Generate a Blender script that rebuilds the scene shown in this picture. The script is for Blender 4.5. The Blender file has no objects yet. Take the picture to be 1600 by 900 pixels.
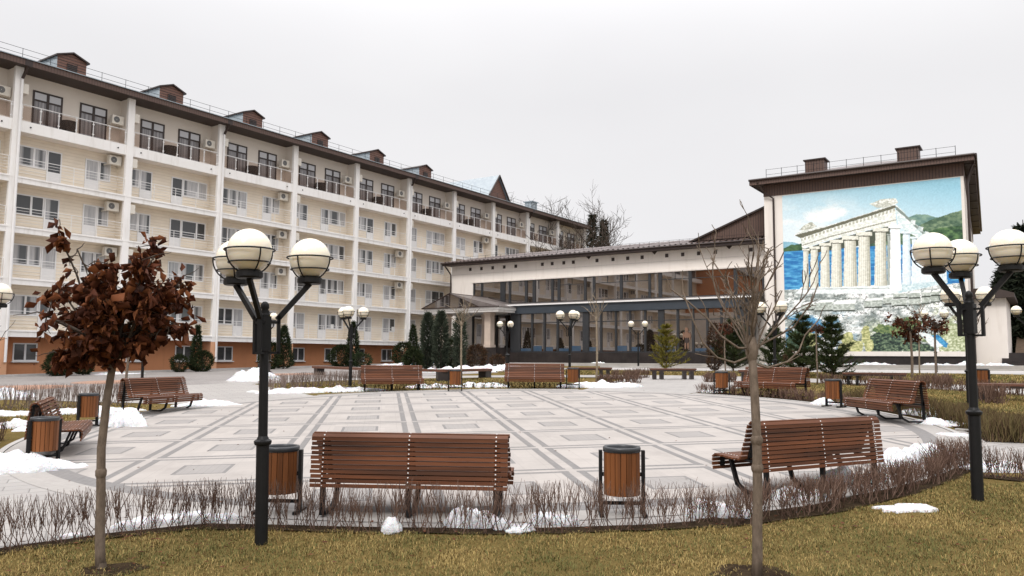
import bpy, math, random
import numpy as np
from mathutils import Vector, Matrix, noise as mnoise
R = math.radians
random.seed(7); rng = np.random.default_rng(11)
scene = bpy.context.scene
COL = scene.collection

# ------------------------------------------------------------------ terrain and viewpoint
FPX, PITCH, ROLL, EYE = 1234.0, R(4.99), R(0.348), 1.95
def gz(x, y):
    g = .029*y if y < 36 else 1.044 + .011*(y-36)
    return g + .013*max(-45., min(45., x))
def ray(px, py):
    dx, dy = px-800, py-450
    u = dx*math.cos(ROLL)+dy*math.sin(ROLL); v = -dx*math.sin(ROLL)+dy*math.cos(ROLL)
    a, b, c = u/FPX, 1., -v/FPX
    return a, b*math.cos(PITCH)-c*math.sin(PITCH), b*math.sin(PITCH)+c*math.cos(PITCH)
def at(px, py):
    r = ray(px, py); lo, hi = .5, 400.
    for _ in range(60):
        m = (lo+hi)/2
        if EYE+r[2]*m-gz(r[0]*m, r[1]*m) > 0: lo = m
        else: hi = m
    return Vector((r[0]*lo, r[1]*lo, gz(r[0]*lo, r[1]*lo)))
def on(x, y, dz=0.): return Vector((x, y, gz(x, y)+dz))

# ------------------------------------------------------------------ materials
def newmat(name):
    m = bpy.data.materials.new(name); m.use_nodes = True
    nt = m.node_tree; return m, nt, nt.nodes['Principled BSDF']
def N(nt, t, **kw):
    n = nt.nodes.new(t)
    for k, v in kw.items(): setattr(n, k, v)
    return n
def L(nt, a, b): nt.links.new(a, b)
def mathn(nt, op, a, b=None, c=None, clamp=False):
    n = N(nt, 'ShaderNodeMath', operation=op); n.use_clamp = clamp
    for i, s in enumerate((a, b, c)):
        if s is None: continue
        if isinstance(s, (int, float)): n.inputs[i].default_value = s
        else: L(nt, s, n.inputs[i])
    return n.outputs[0]
def mixc(nt, f, a, b, blend='MIX'):
    n = N(nt, 'ShaderNodeMix', data_type='RGBA', blend_type=blend)
    for s, i in ((f, 0), (a, 6), (b, 7)):
        if isinstance(s, (int, float)): n.inputs[i].default_value = s
        elif isinstance(s, tuple): n.inputs[i].default_value = (*s, 1)
        else: L(nt, s, n.inputs[i])
    return n.outputs[2]
def coords(nt, kind='Object', scale=(1, 1, 1), rot=0.):
    tc = N(nt, 'ShaderNodeTexCoord'); mp = N(nt, 'ShaderNodeMapping')
    mp.inputs['Scale'].default_value = scale; mp.inputs['Rotation'].default_value = (0, 0, rot)
    L(nt, tc.outputs[kind], mp.inputs['Vector']); return mp.outputs['Vector']
def noise(nt, vec, scale, detail=5, rough=.6):
    n = N(nt, 'ShaderNodeTexNoise'); n.inputs['Scale'].default_value = scale
    n.inputs['Detail'].default_value = detail; n.inputs['Roughness'].default_value = rough
    if vec is not None: L(nt, vec, n.inputs['Vector'])
    return n.outputs['Fac']
def ramp(nt, f, p0, p1):
    n = N(nt, 'ShaderNodeMapRange'); n.inputs[1].default_value = p0; n.inputs[2].default_value = p1
    L(nt, f, n.inputs[0]); return n.outputs[0]
def bump(nt, b, h, dist, strength=1.):
    n = N(nt, 'ShaderNodeBump'); n.inputs['Distance'].default_value = dist; n.inputs['Strength'].default_value = strength
    L(nt, h, n.inputs['Height']); L(nt, n.outputs[0], b.inputs['Normal'])
def simple(name, c, c2=None, rough=.7, scale=3., metal=0., spec=.5, bmp=0., bscale=40., dirt=None):
    m, nt, b = newmat(name)
    v = coords(nt)
    c2 = c2 or tuple(x*.85 for x in c)
    col = mixc(nt, ramp(nt, noise(nt, v, scale), .35, .65), c, c2)
    if dirt:   # streaky weathering, part of the surface itself
        sv = coords(nt, scale=(2.2, 2.2, .25))
        col = mixc(nt, ramp(nt, noise(nt, sv, 1.3, 6), .52, .8), col, dirt)
    L(nt, col, b.inputs['Base Color'])
    b.inputs['Roughness'].default_value = rough; b.inputs['Metallic'].default_value = metal
    b.inputs['Specular IOR Level'].default_value = spec
    if bmp: bump(nt, b, noise(nt, v, bscale, 4), bmp)
    return m
M = {}
M['white'] = simple('white_plaster', (.88, .86, .84), (.83, .81, .78), .8, .6, dirt=(.66, .63, .585))
M['cream'] = simple('cream_plaster', (.82, .765, .71), (.78, .725, .67), .85, .5, dirt=(.68, .62, .56))
M['greige'] = simple('greige_plaster', (.79, .73, .66), (.75, .69, .62), .85, .5)
M['terracotta'] = simple('terracotta_plaster', (.56, .245, .115), (.51, .22, .105), .85, .7, dirt=(.44, .19, .09))
M['apricot'] = simple('apricot_plaster', (.66, .36, .21), (.62, .33, .19), .85, .7)
M['paint'] = simple('white_paint', (.80, .79, .78), (.76, .75, .74), .4, 4)
M['doorpaint'] = simple('white_plastic', (.78, .78, .79), (.74, .74, .75), .35, 4)
M['darkframe'] = simple('dark_brown_frame', (.035, .020, .016), (.028, .016, .013), .4, 4)
M['graphite'] = simple('graphite_frame', (.030, .032, .036), (.026, .028, .031), .45, 4)
M['bluegrey'] = simple('blue_grey_cladding', (.040, .050, .064), (.034, .044, .056), .45, 2)
M['soffit'] = simple('brown_soffit', (.045, .028, .022), (.036, .022, .018), .6, 3)
M['galv'] = simple('galvanised_sheet', (.36, .40, .42), (.28, .32, .35), .45, 2.5, metal=.35)
M['black'] = simple('black_painted_steel', (.006, .006, .0065), (.009, .0085, .0085), .5, 8, spec=.25, bmp=.0006, bscale=90)
M['granite'] = simple('black_granite', (.022, .018, .017), (.04, .032, .03), .35, 1.2, spec=.35)
M['concrete'] = simple('pale_concrete', (.42, .40, .38), (.34, .325, .31), .9, 1.5, bmp=.004, bscale=25)
M['ac'] = simple('air_conditioner_casing', (.70, .66, .58), (.64, .60, .53), .5, 3)
M['acgrille'] = simple('grille_dark', (.10, .10, .10), (.16, .16, .16), .6, 20)
M['stone'] = simple('beige_stone', (.56, .46, .38), (.50, .41, .34), .7, 2)
M['wicker'] = simple('dark_wicker', (.022, .018, .016), (.03, .025, .022), .8, 20)
M['bluepanel'] = simple('blue_panel', (.022, .055, .10), (.06, .085, .12), .5, .8)
M['paper'] = simple('paper', (.8, .8, .8), (.75, .75, .75), .8, 3)
M['bag'] = simple('bin_rim', (.02, .022, .025), (.03, .032, .036), .35, 6)

def stripes(name, c, dark, freq, axis=0, rough=.55, duty=.14, zfreq=None):
    """vertical or horizontal board cladding: thin dark joints every 1/freq metres"""
    m, nt, b = newmat(name); v = coords(nt)
    sp = N(nt, 'ShaderNodeSeparateXYZ'); L(nt, v, sp.inputs[0])
    f = mathn(nt, 'FRACT', mathn(nt, 'MULTIPLY', sp.outputs[axis], freq))
    j = mathn(nt, 'LESS_THAN', f, duty)
    base = mixc(nt, ramp(nt, noise(nt, v, 1.7), .35, .65), c, tuple(x*.93 for x in c))
    L(nt, mixc(nt, j, base, dark), b.inputs['Base Color']); b.inputs['Roughness'].default_value = rough
    bump(nt, b, mathn(nt, 'SUBTRACT', 1., j), .01)
    return m
M['siding'] = stripes('beige_siding', (.83, .745, .625), (.72, .635, .52), 5.0, 2, .75, .12)
M['clad_v'] = stripes('brown_board_cladding', (.105, .058, .042), (.035, .02, .016), 5.5, 0, .55, .2)
M['clad_h'] = stripes('brown_lap_cladding', (.15, .068, .045), (.05, .024, .018), 5.5, 2, .55, .22)
M['fascia'] = stripes('brown_metal_fascia', (.115, .066, .05), (.07, .04, .03), 6.0, 0, .5, .3)
def rooftile():
    m, nt, b = newmat('brown_tile_roof'); v = coords(nt)
    sp = N(nt, 'ShaderNodeSeparateXYZ'); L(nt, v, sp.inputs[0])
    w = mathn(nt, 'SINE', mathn(nt, 'MULTIPLY', sp.outputs[0], 2*math.pi/.36))
    s = mathn(nt, 'FRACT', mathn(nt, 'MULTIPLY', sp.outputs[1], 1/.38))
    c = mixc(nt, ramp(nt, noise(nt, v, .9), .3, .7), (.085, .055, .048), (.125, .09, .08))
    L(nt, c, b.inputs['Base Color']); b.inputs['Roughness'].default_value = .38
    bump(nt, b, mathn(nt, 'ADD', mathn(nt, 'MULTIPLY', w, .5), mathn(nt, 'MULTIPLY', s, -.4)), .07)
    return m
M['tile'] = rooftile()
M['tile'].node_tree.nodes['Principled BSDF'].inputs['Specular IOR Level'].default_value = .6
def seamroof():
    m, nt, b = newmat('standing_seam_roof'); v = coords(nt)
    sp = N(nt, 'ShaderNodeSeparateXYZ'); L(nt, v, sp.inputs[0])
    f = mathn(nt, 'FRACT', mathn(nt, 'MULTIPLY', sp.outputs[0], 1.8)); j = mathn(nt, 'LESS_THAN', f, .09)
    L(nt, mixc(nt, ramp(nt, noise(nt, v, .7), .35, .65), (.12, .10, .095), (.19, .165, .155)), b.inputs['Base Color'])
    b.inputs['Roughness'].default_value = .35; bump(nt, b, j, .04); return m
M['seam'] = seamroof()

def curtain_glass():
    m, nt, b = newmat('curtained_window_glass')
    oi = N(nt, 'ShaderNodeObjectInfo'); v = coords(nt)
    sp = N(nt, 'ShaderNodeSeparateXYZ'); L(nt, v, sp.inputs[0])
    mm = N(nt, 'ShaderNodeCombineXYZ'); L(nt, mathn(nt, 'ADD', mathn(nt, 'MULTIPLY', sp.outputs[0], 9.), mathn(nt, 'MULTIPLY', oi.outputs['Random'], 91.)), mm.inputs[0])
    L(nt, mathn(nt, 'MULTIPLY', sp.outputs[2], .5), mm.inputs[2])
    fold = noise(nt, mm.outputs[0], 1.0, 3, .7)
    curt = mixc(nt, ramp(nt, fold, .3, .7), (.30, .31, .33), (.56, .55, .55))
    big = N(nt, 'ShaderNodeCombineXYZ'); L(nt, mathn(nt, 'ADD', mathn(nt, 'MULTIPLY', sp.outputs[0], 1.5), mathn(nt, 'MULTIPLY', oi.outputs['Random'], 37.)), big.inputs[0])
    gap = ramp(nt, noise(nt, big.outputs[0], 1., 0), .50, .58)
    col = mixc(nt, gap, curt, (.07, .075, .08))
    lowdark = mathn(nt, 'LESS_THAN', oi.outputs['Random'], .10)
    col = mixc(nt, lowdark, col, (.055, .058, .062))
    L(nt, col, b.inputs['Base Color']); b.inputs['Roughness'].default_value = .04; b.inputs['IOR'].default_value = 1.55
    b.inputs['Specular IOR Level'].default_value = .55
    return m
M['curtain'] = curtain_glass()
M['curtain_low'] = simple('dim_room_window_glass', (.05, .052, .055), (.09, .09, .09), .04, 1.2, spec=.5)
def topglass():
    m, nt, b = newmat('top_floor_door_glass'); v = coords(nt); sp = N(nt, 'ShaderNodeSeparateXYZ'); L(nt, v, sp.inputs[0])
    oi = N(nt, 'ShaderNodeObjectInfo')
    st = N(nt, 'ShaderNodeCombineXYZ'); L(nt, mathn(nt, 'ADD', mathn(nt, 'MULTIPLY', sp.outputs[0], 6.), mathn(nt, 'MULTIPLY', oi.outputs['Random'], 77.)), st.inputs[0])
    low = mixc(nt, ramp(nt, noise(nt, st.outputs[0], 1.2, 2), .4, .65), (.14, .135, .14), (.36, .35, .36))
    L(nt, mixc(nt, mathn(nt, 'GREATER_THAN', sp.outputs[2], 1.6), low, (.56, .57, .60)), b.inputs['Base Color'])  # transom part paler: bright sky reflection painted into the base colour
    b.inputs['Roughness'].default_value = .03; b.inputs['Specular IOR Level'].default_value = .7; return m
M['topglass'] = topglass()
def mirror_glass():
    m, nt, b = newmat('bronze_mirror_glass')
    v = coords(nt)
    b.inputs['Base Color'].default_value = (.018, .014, .012, 1); b.inputs['Roughness'].default_value = .015
    b.inputs['IOR'].default_value = 1.5; b.inputs['Specular IOR Level'].default_value = 1.
    b.inputs['Specular Tint'].default_value = (1., .86, .76, 1)
    b.inputs['Coat Weight'].default_value = 1.; b.inputs['Coat IOR'].default_value = 2.6; b.inputs['Coat Roughness'].default_value = .012
    b.inputs['Coat Tint'].default_value = (1, .85, .75, 1)
    bump(nt, b, noise(nt, v, .35, 1), .02, .25)
    return m
M['mirror'] = mirror_glass()
def smoky():
    m, nt, b = newmat('smoked_balcony_glass')
    out = nt.nodes['Material Output']
    t = N(nt, 'ShaderNodeBsdfTransparent'); t.inputs[0].default_value = (.90, .85, .82, 1)
    mx = N(nt, 'ShaderNodeMixShader'); mx.inputs[0].default_value = .06
    b.inputs['Base Color'].default_value = (.20, .15, .13, 1); b.inputs['Roughness'].default_value = .05
    L(nt, t.outputs[0], mx.inputs[1]); L(nt, b.outputs[0], mx.inputs[2]); L(nt, mx.outputs[0], out.inputs[0])
    return m
M['smoky'] = smoky()
def wood(name, c1, c2, c3, along=0, rough=.42):
    m, nt, b = newmat(name)
    g = N(nt, 'ShaderNodeNewGeometry')
    sc = [14, 14, 14]; sc[along] = .9
    v = coords(nt, scale=tuple(sc))
    wv = N(nt, 'ShaderNodeVectorMath', operation='ADD'); L(nt, v, wv.inputs[0])
    cx = N(nt, 'ShaderNodeCombineXYZ'); L(nt, mathn(nt, 'MULTIPLY', g.outputs['Random Per Island'], 53.), cx.inputs[along]); L(nt, cx.outputs[0], wv.inputs[1])
    n1 = noise(nt, wv.outputs[0], 1.6, 6, .65)
    patch = noise(nt, wv.outputs[0], .55, 2, .5)
    col = mixc(nt, ramp(nt, n1, .3, .7), c1, c2)
    col = mixc(nt, mathn(nt, 'MULTIPLY', ramp(nt, patch, .54, .68), .7), col, c3)
    tone = mathn(nt, 'ADD', .74, mathn(nt, 'MULTIPLY', g.outputs['Random Per Island'], .5))
    tv = N(nt, 'ShaderNodeCombineColor'); [L(nt, tone, tv.inputs[i]) for i in range(3)]
    col = mixc(nt, 1., col, tv.outputs[0], 'MULTIPLY')
    L(nt, col, b.inputs['Base Color']); b.inputs['Roughness'].default_value = rough; b.inputs['Specular IOR Level'].default_value = .22
    bump(nt, b, n1, .002)
    return m
M['slat'] = wood('varnished_bench_wood', (.150, .054, .023), (.085, .031, .014), (.032, .016, .010))
M['binwood'] = wood('bin_slat_wood', (.24, .088, .028), (.16, .056, .02), (.09, .034, .013), 2)
M['seatwood'] = wood('stained_bench_wood', (.16, .075, .05), (.10, .045, .03), (.05, .027, .02))
def globe():
    m, nt, b = newmat('opal_globe'); v = coords(nt)
    L(nt, mixc(nt, noise(nt, v, 3), (.80, .74, .61), (.77, .70, .57)), b.inputs['Base Color'])
    b.inputs['Roughness'].default_value = .22
    b.inputs['Subsurface Weight'].default_value = .6; b.inputs['Subsurface Radius'].default_value = (.3, .25, .18); b.inputs['Subsurface Scale'].default_value = .25
    return m
M['globe'] = globe()
def snowm():
    m, nt, b = newmat('melting_snow'); v = coords(nt)
    col = mixc(nt, ramp(nt, noise(nt, v, 6, 6), .44, .78), (.70, .71, .735), (.42, .405, .39))
    L(nt, col, b.inputs['Base Color']); b.inputs['Roughness'].default_value = .6
    b.inputs['Subsurface Weight'].default_value = .25; b.inputs['Subsurface Scale'].default_value = .05
    bump(nt, b, noise(nt, v, 22, 5), .035); return m
M['snow'] = snowm()
def island_mix(name, cols, rough=.7, attr=None, spec=.07, sss=0):
    """many small pieces, each with its own shade"""
    m, nt, b = newmat(name); g = N(nt, 'ShaderNodeNewGeometry')
    cr = N(nt, 'ShaderNodeValToRGB'); cr.color_ramp.interpolation = 'LINEAR'
    els = cr.color_ramp.elements
    for i, c in enumerate(cols):
        p = i/(len(cols)-1)
        e = els[i] if i < 2 and len(cols) == 2 else (els[0] if i == 0 else (els[-1] if i == len(cols)-1 else els.new(p)))
        e.position = p; e.color = (*c, 1)
    L(nt, g.outputs['Random Per Island'], cr.inputs[0]); L(nt, cr.outputs[0], b.inputs['Base Color'])
    b.inputs['Roughness'].default_value = rough; b.inputs['Specular IOR Level'].default_value = spec
    if sss:
        t = N(nt, 'ShaderNodeBsdfTranslucent'); L(nt, cr.outputs[0], t.inputs[0])
        mx = N(nt, 'ShaderNodeMixShader'); mx.inputs[0].default_value = sss
        L(nt, b.outputs[0], mx.inputs[1]); L(nt, t.outputs[0], mx.inputs[2]); L(nt, mx.outputs[0], nt.nodes['Material Output'].inputs[0])
    return m
M['redleaf'] = island_mix('dry_russet_leaf', [(.035, .013, .009), (.11, .036, .018), (.06, .021, .012), (.16, .055, .024), (.26, .10, .042)], .55, sss=.18)
M['redleaf2'] = island_mix('dry_rust_leaf', [(.06, .022, .013), (.12, .045, .025), (.17, .07, .035)], .6, sss=.15)
M['thuja'] = island_mix('thuja_foliage', [(.018, .028, .014), (.03, .042, .02), (.048, .058, .027)], .8)
M['thujablue'] = island_mix('juniper_foliage', [(.03, .04, .028), (.05, .062, .042), (.075, .085, .06)], .8)
M['bushdark'] = island_mix('dark_shrub_foliage', [(.012, .018, .008), (.022, .03, .012), (.035, .04, .016)], .8)
M['bushbrown'] = island_mix('bronze_shrub_foliage', [(.05, .028, .018), (.08, .042, .025), (.045, .036, .018)], .8)
M['pine'] = island_mix('pine_needles', [(.022, .032, .012), (.036, .050, .018), (.06, .07, .028)], .7)
M['goldpine'] = island_mix('golden_pine_needles', [(.12, .11, .02), (.22, .18, .03), (.09, .10, .025)], .7)
M['fir'] = island_mix('fir_needles', [(.010, .014, .009), (.018, .024, .015), (.028, .034, .02)], .8)
M['twig'] = island_mix('hedge_twig', [(.075, .044, .033), (.12, .074, .055), (.19, .125, .095), (.095, .055, .041)], .7)
M['twigpale'] = island_mix('pale_hedge_twig', [(.20, .15, .125), (.30, .24, .21), (.14, .10, .085), (.25, .19, .16)], .8)
M['twiggreen'] = island_mix('olive_hedge_twig', [(.075, .045, .03), (.11, .075, .04), (.13, .105, .045), (.07, .05, .028)], .75)
def bark(name, a, b_, sc=9):
    m, nt, b = newmat(name); v = coords(nt, scale=(3, 3, 1))
    n = noise(nt, v, sc, 7, .7)
    L(nt, mixc(nt, ramp(nt, n, .3, .7), a, b_), b.inputs['Base Color']); b.inputs['Roughness'].default_value = .85; b.inputs['Specular IOR Level'].default_value = .12
    bump(nt, b, n, .012); return m
M['bark'] = bark('grey_brown_bark', (.20, .155, .118), (.095, .072, .054))
M['barkdark'] = bark('dark_bark', (.09, .07, .055), (.045, .034, .027))
M['barkpale'] = bark('pale_stake_bark', (.27, .22, .16), (.17, .135, .10))

# ---- paving with the double-band pattern
def plaza_mat():
    m, nt, b = newmat('patterned_paving'); tc = N(nt, 'ShaderNodeTexCoord')
    sp = N(nt, 'ShaderNodeSeparateXYZ'); L(nt, tc.outputs['Object'], sp.inputs[0])
    x, y = sp.outputs[0], sp.outputs[1]
    c9, s9 = math.cos(R(9)), math.sin(R(9))
    u = mathn(nt, 'ADD', mathn(nt, 'MULTIPLY', x, c9), mathn(nt, 'MULTIPLY', y, s9))
    w = mathn(nt, 'ADD', mathn(nt, 'MULTIPLY', x, -s9), mathn(nt, 'MULTIPLY', y, c9))
    fu = mathn(nt, 'SUBTRACT', mathn(nt, 'FRACT', mathn(nt, 'ADD', mathn(nt, 'DIVIDE', mathn(nt, 'SUBTRACT', u, .54), 2.08), .5)), .5)
    fw = mathn(nt, 'SUBTRACT', mathn(nt, 'FRACT', mathn(nt, 'ADD', mathn(nt, 'DIVIDE', mathn(nt, 'SUBTRACT', w, 11.1), 2.27), .5)), .5)
    du = mathn(nt, 'MULTIPLY', mathn(nt, 'ABSOLUTE', fu), 2.08); dw = mathn(nt, 'MULTIPLY', mathn(nt, 'ABSOLUTE', fw), 2.27)
    def band(d): return mathn(nt, 'MULTIPLY', mathn(nt, 'GREATER_THAN', d, .068), mathn(nt, 'LESS_THAN', d, .182))
    bu, bw = band(du), band(dw)
    incross = mathn(nt, 'MULTIPLY', mathn(nt, 'LESS_THAN', du, .055), mathn(nt, 'LESS_THAN', dw, .195))
    incross2 = mathn(nt, 'MULTIPLY', mathn(nt, 'LESS_THAN', dw, .055), mathn(nt, 'LESS_THAN', du, .195))
    bands = mathn(nt, 'MAXIMUM', bu, bw)
    bands = mathn(nt, 'MULTIPLY', bands, mathn(nt, 'SUBTRACT', 1., mathn(nt, 'MAXIMUM', incross, incross2)))
    ru, rw = mathn(nt, 'SUBTRACT', 1.04, du), mathn(nt, 'SUBTRACT', 1.135, dw)
    rect = mathn(nt, 'MULTIPLY', mathn(nt, 'LESS_THAN', ru, .37), mathn(nt, 'LESS_THAN', rw, .41))
    rin = mathn(nt, 'MULTIPLY', mathn(nt, 'LESS_THAN', ru, .315), mathn(nt, 'LESS_THAN', rw, .355))
    edge = mathn(nt, 'SUBTRACT', rect, rin)
    def joints(cu, cw, off):
        ju = mathn(nt, 'LESS_THAN', mathn(nt, 'FRACT', mathn(nt, 'DIVIDE', mathn(nt, 'ADD', u, off), cu)), .010/cu)
        jw = mathn(nt, 'LESS_THAN', mathn(nt, 'FRACT', mathn(nt, 'DIVIDE', mathn(nt, 'ADD', w, off), cw)), .010/cw)
        return mathn(nt, 'MAXIMUM', ju, jw)
    vec = tc.outputs['Object']
    big = noise(nt, vec, .35, 5, .6); fine = noise(nt, vec, 14, 4, .6)
    # per-slab tone
    cu_ = mathn(nt, 'FLOOR', mathn(nt, 'DIVIDE', u, .347)); cw_ = mathn(nt, 'FLOOR', mathn(nt, 'DIVIDE', w, .378))
    cc = N(nt, 'ShaderNodeCombineXYZ'); L(nt, cu_, cc.inputs[0]); L(nt, cw_, cc.inputs[1])
    wn = N(nt, 'ShaderNodeTexWhiteNoise'); L(nt, cc.outputs[0], wn.inputs[0])
    light = mixc(nt, ramp(nt, big, .3, .7), (.39, .355, .328), (.338, .31, .287))
    light = mixc(nt, mathn(nt, 'MULTIPLY', wn.outputs[0], .36), light, (.26, .24, .225))
    light = mixc(nt, mathn(nt, 'MULTIPLY', joints(.347, .378, .1), .5), light, (.26, .24, .225))
    grey = mixc(nt, ramp(nt, fine, .3, .7), (.25, .238, .23), (.212, .20, .193))
    dark = mixc(nt, ramp(nt, fine, .3, .7), (.20, .19, .184), (.158, .15, .146))
    grey = mixc(nt, mathn(nt, 'MULTIPLY', joints(.104, .12, .03), .5), grey, (.14, .135, .13))
    dark = mixc(nt, mathn(nt, 'MULTIPLY', joints(.104, .12, .03), .45), dark, (.11, .105, .10))
    col = mixc(nt, mathn(nt, 'MULTIPLY', rin, .66), light, grey)
    col = mixc(nt, mathn(nt, 'MAXIMUM', bands, edge), col, dark)
    # outer border: dark ring then pale ring
    ex = mathn(nt, 'DIVIDE', mathn(nt, 'ADD', x, .4), 9.2); ey = mathn(nt, 'DIVIDE', mathn(nt, 'SUBTRACT', y, 18.05), 9.75)
    r = mathn(nt, 'SQRT', mathn(nt, 'ADD', mathn(nt, 'MULTIPLY', ex, ex), mathn(nt, 'MULTIPLY', ey, ey)))
    ringd = mathn(nt, 'MULTIPLY', mathn(nt, 'GREATER_THAN', r, .925), mathn(nt, 'LESS_THAN', r, .955))
    ringp = mathn(nt, 'GREATER_THAN', r, .955)
    pale = mixc(nt, ramp(nt, fine, .3, .7), (.34, .318, .298), (.29, .272, .255))
    col = mixc(nt, ringp, col, pale); col = mixc(nt, ringd, col, dark)
    stain = ramp(nt, noise(nt, vec, 1.1, 7, .7), .50, .75)
    col = mixc(nt, mathn(nt, 'MULTIPLY', stain, .5), col, (.22, .20, .185))
    L(nt, col, b.inputs['Base Color'])
    rr = ramp(nt, big, .35, .65); L(nt, mathn(nt, 'ADD', .62, mathn(nt, 'MULTIPLY', rr, .25)), b.inputs['Roughness']); b.inputs['Specular IOR Level'].default_value = .3
    bump(nt, b, fine, .003)
    return m
M['plaza'] = plaza_mat()
def paver_mat(name, a, c, joint, bw, bh, rot, wear=(.2, .19, .18), wearamt=.4):
    m, nt, b = newmat(name); v = coords(nt, rot=rot)
    br = N(nt, 'ShaderNodeTexBrick'); br.offset = .5
    br.inputs['Scale'].default_value = 1.; br.inputs['Brick Width'].default_value = bw; br.inputs['Row Height'].default_value = bh
    br.inputs['Mortar Size'].default_value = .008; br.inputs['Color1'].default_value = (*a, 1); br.inputs['Color2'].default_value = (*c, 1); br.inputs['Mortar'].default_value = (*joint, 1)
    L(nt, v, br.inputs['Vector'])
    n = ramp(nt, noise(nt, v, .55, 7, .65), .42, .72)
    col = mixc(nt, mathn(nt, 'MULTIPLY', n, wearamt), br.outputs[0], wear)
    L(nt, col, b.inputs['Base Color']); b.inputs['Roughness'].default_value = .62
    bump(nt, b, br.outputs['Fac'], -.003); return m
M['path'] = paver_mat('grey_path_pavers', (.34, .32, .30), (.30, .28, .265), (.17, .16, .15), .60, .30, R(-28))
M['prom'] = paver_mat('weathered_promenade_pavers', (.29, .268, .255), (.25, .23, .218), (.2, .185, .175), .20, .10, R(20), (.15, .135, .13), .6)
M['walk'] = paver_mat('pale_walk_slabs', (.42, .395, .38), (.38, .36, .345), (.28, .27, .26), .5, .5, R(-34))
M['redpav'] = paver_mat('orange_pavers', (.44, .235, .15), (.37, .2, .13), (.25, .16, .12), .20, .10, R(20))
def lawn_mat():
    m, nt, b = newmat('winter_lawn_soil'); v = coords(nt)
    n1 = noise(nt, v, .5, 6, .6); n2 = noise(nt, v, 9, 6, .7); n3 = noise(nt, v, 60, 3, .6)
    col = mixc(nt, ramp(nt, n1, .35, .65), (.16, .11, .036), (.105, .085, .028))
    col = mixc(nt, ramp(nt, n2, .35, .7), col, (.20, .14, .05))
    col = mixc(nt, mathn(nt, 'MULTIPLY', ramp(nt, n3, .45, .75), .7), col, (.05, .04, .02))
    L(nt, col, b.inputs['Base Color']); b.inputs['Roughness'].default_value = .95; b.inputs['Specular IOR Level'].default_value = .05
    bump(nt, b, n3, .03); return m
M['lawn'] = lawn_mat()
M['soil'] = simple('dark_planting_soil', (.022, .015, .010), (.05, .034, .020), .95, 6, spec=.03, bmp=.03, bscale=30)
def vcol(name, rough=.8, attr='Col'):
    m, nt, b = newmat(name); a = N(nt, 'ShaderNodeVertexColor', layer_name=attr)
    v = coords(nt)
    n = noise(nt, v, 30, 3)
    L(nt, mixc(nt, mathn(nt, 'MULTIPLY', n, .04), a.outputs[0], (.5, .5, .5)), b.inputs['Base Color']); b.inputs['Roughness'].default_value = rough
    return m
M['muralprint'] = vcol('printed_mural')
M['grass'] = vcol('grass_blades', .8); M['grass'].node_tree.nodes['Principled BSDF'].inputs['Specular IOR Level'].default_value = .06

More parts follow.
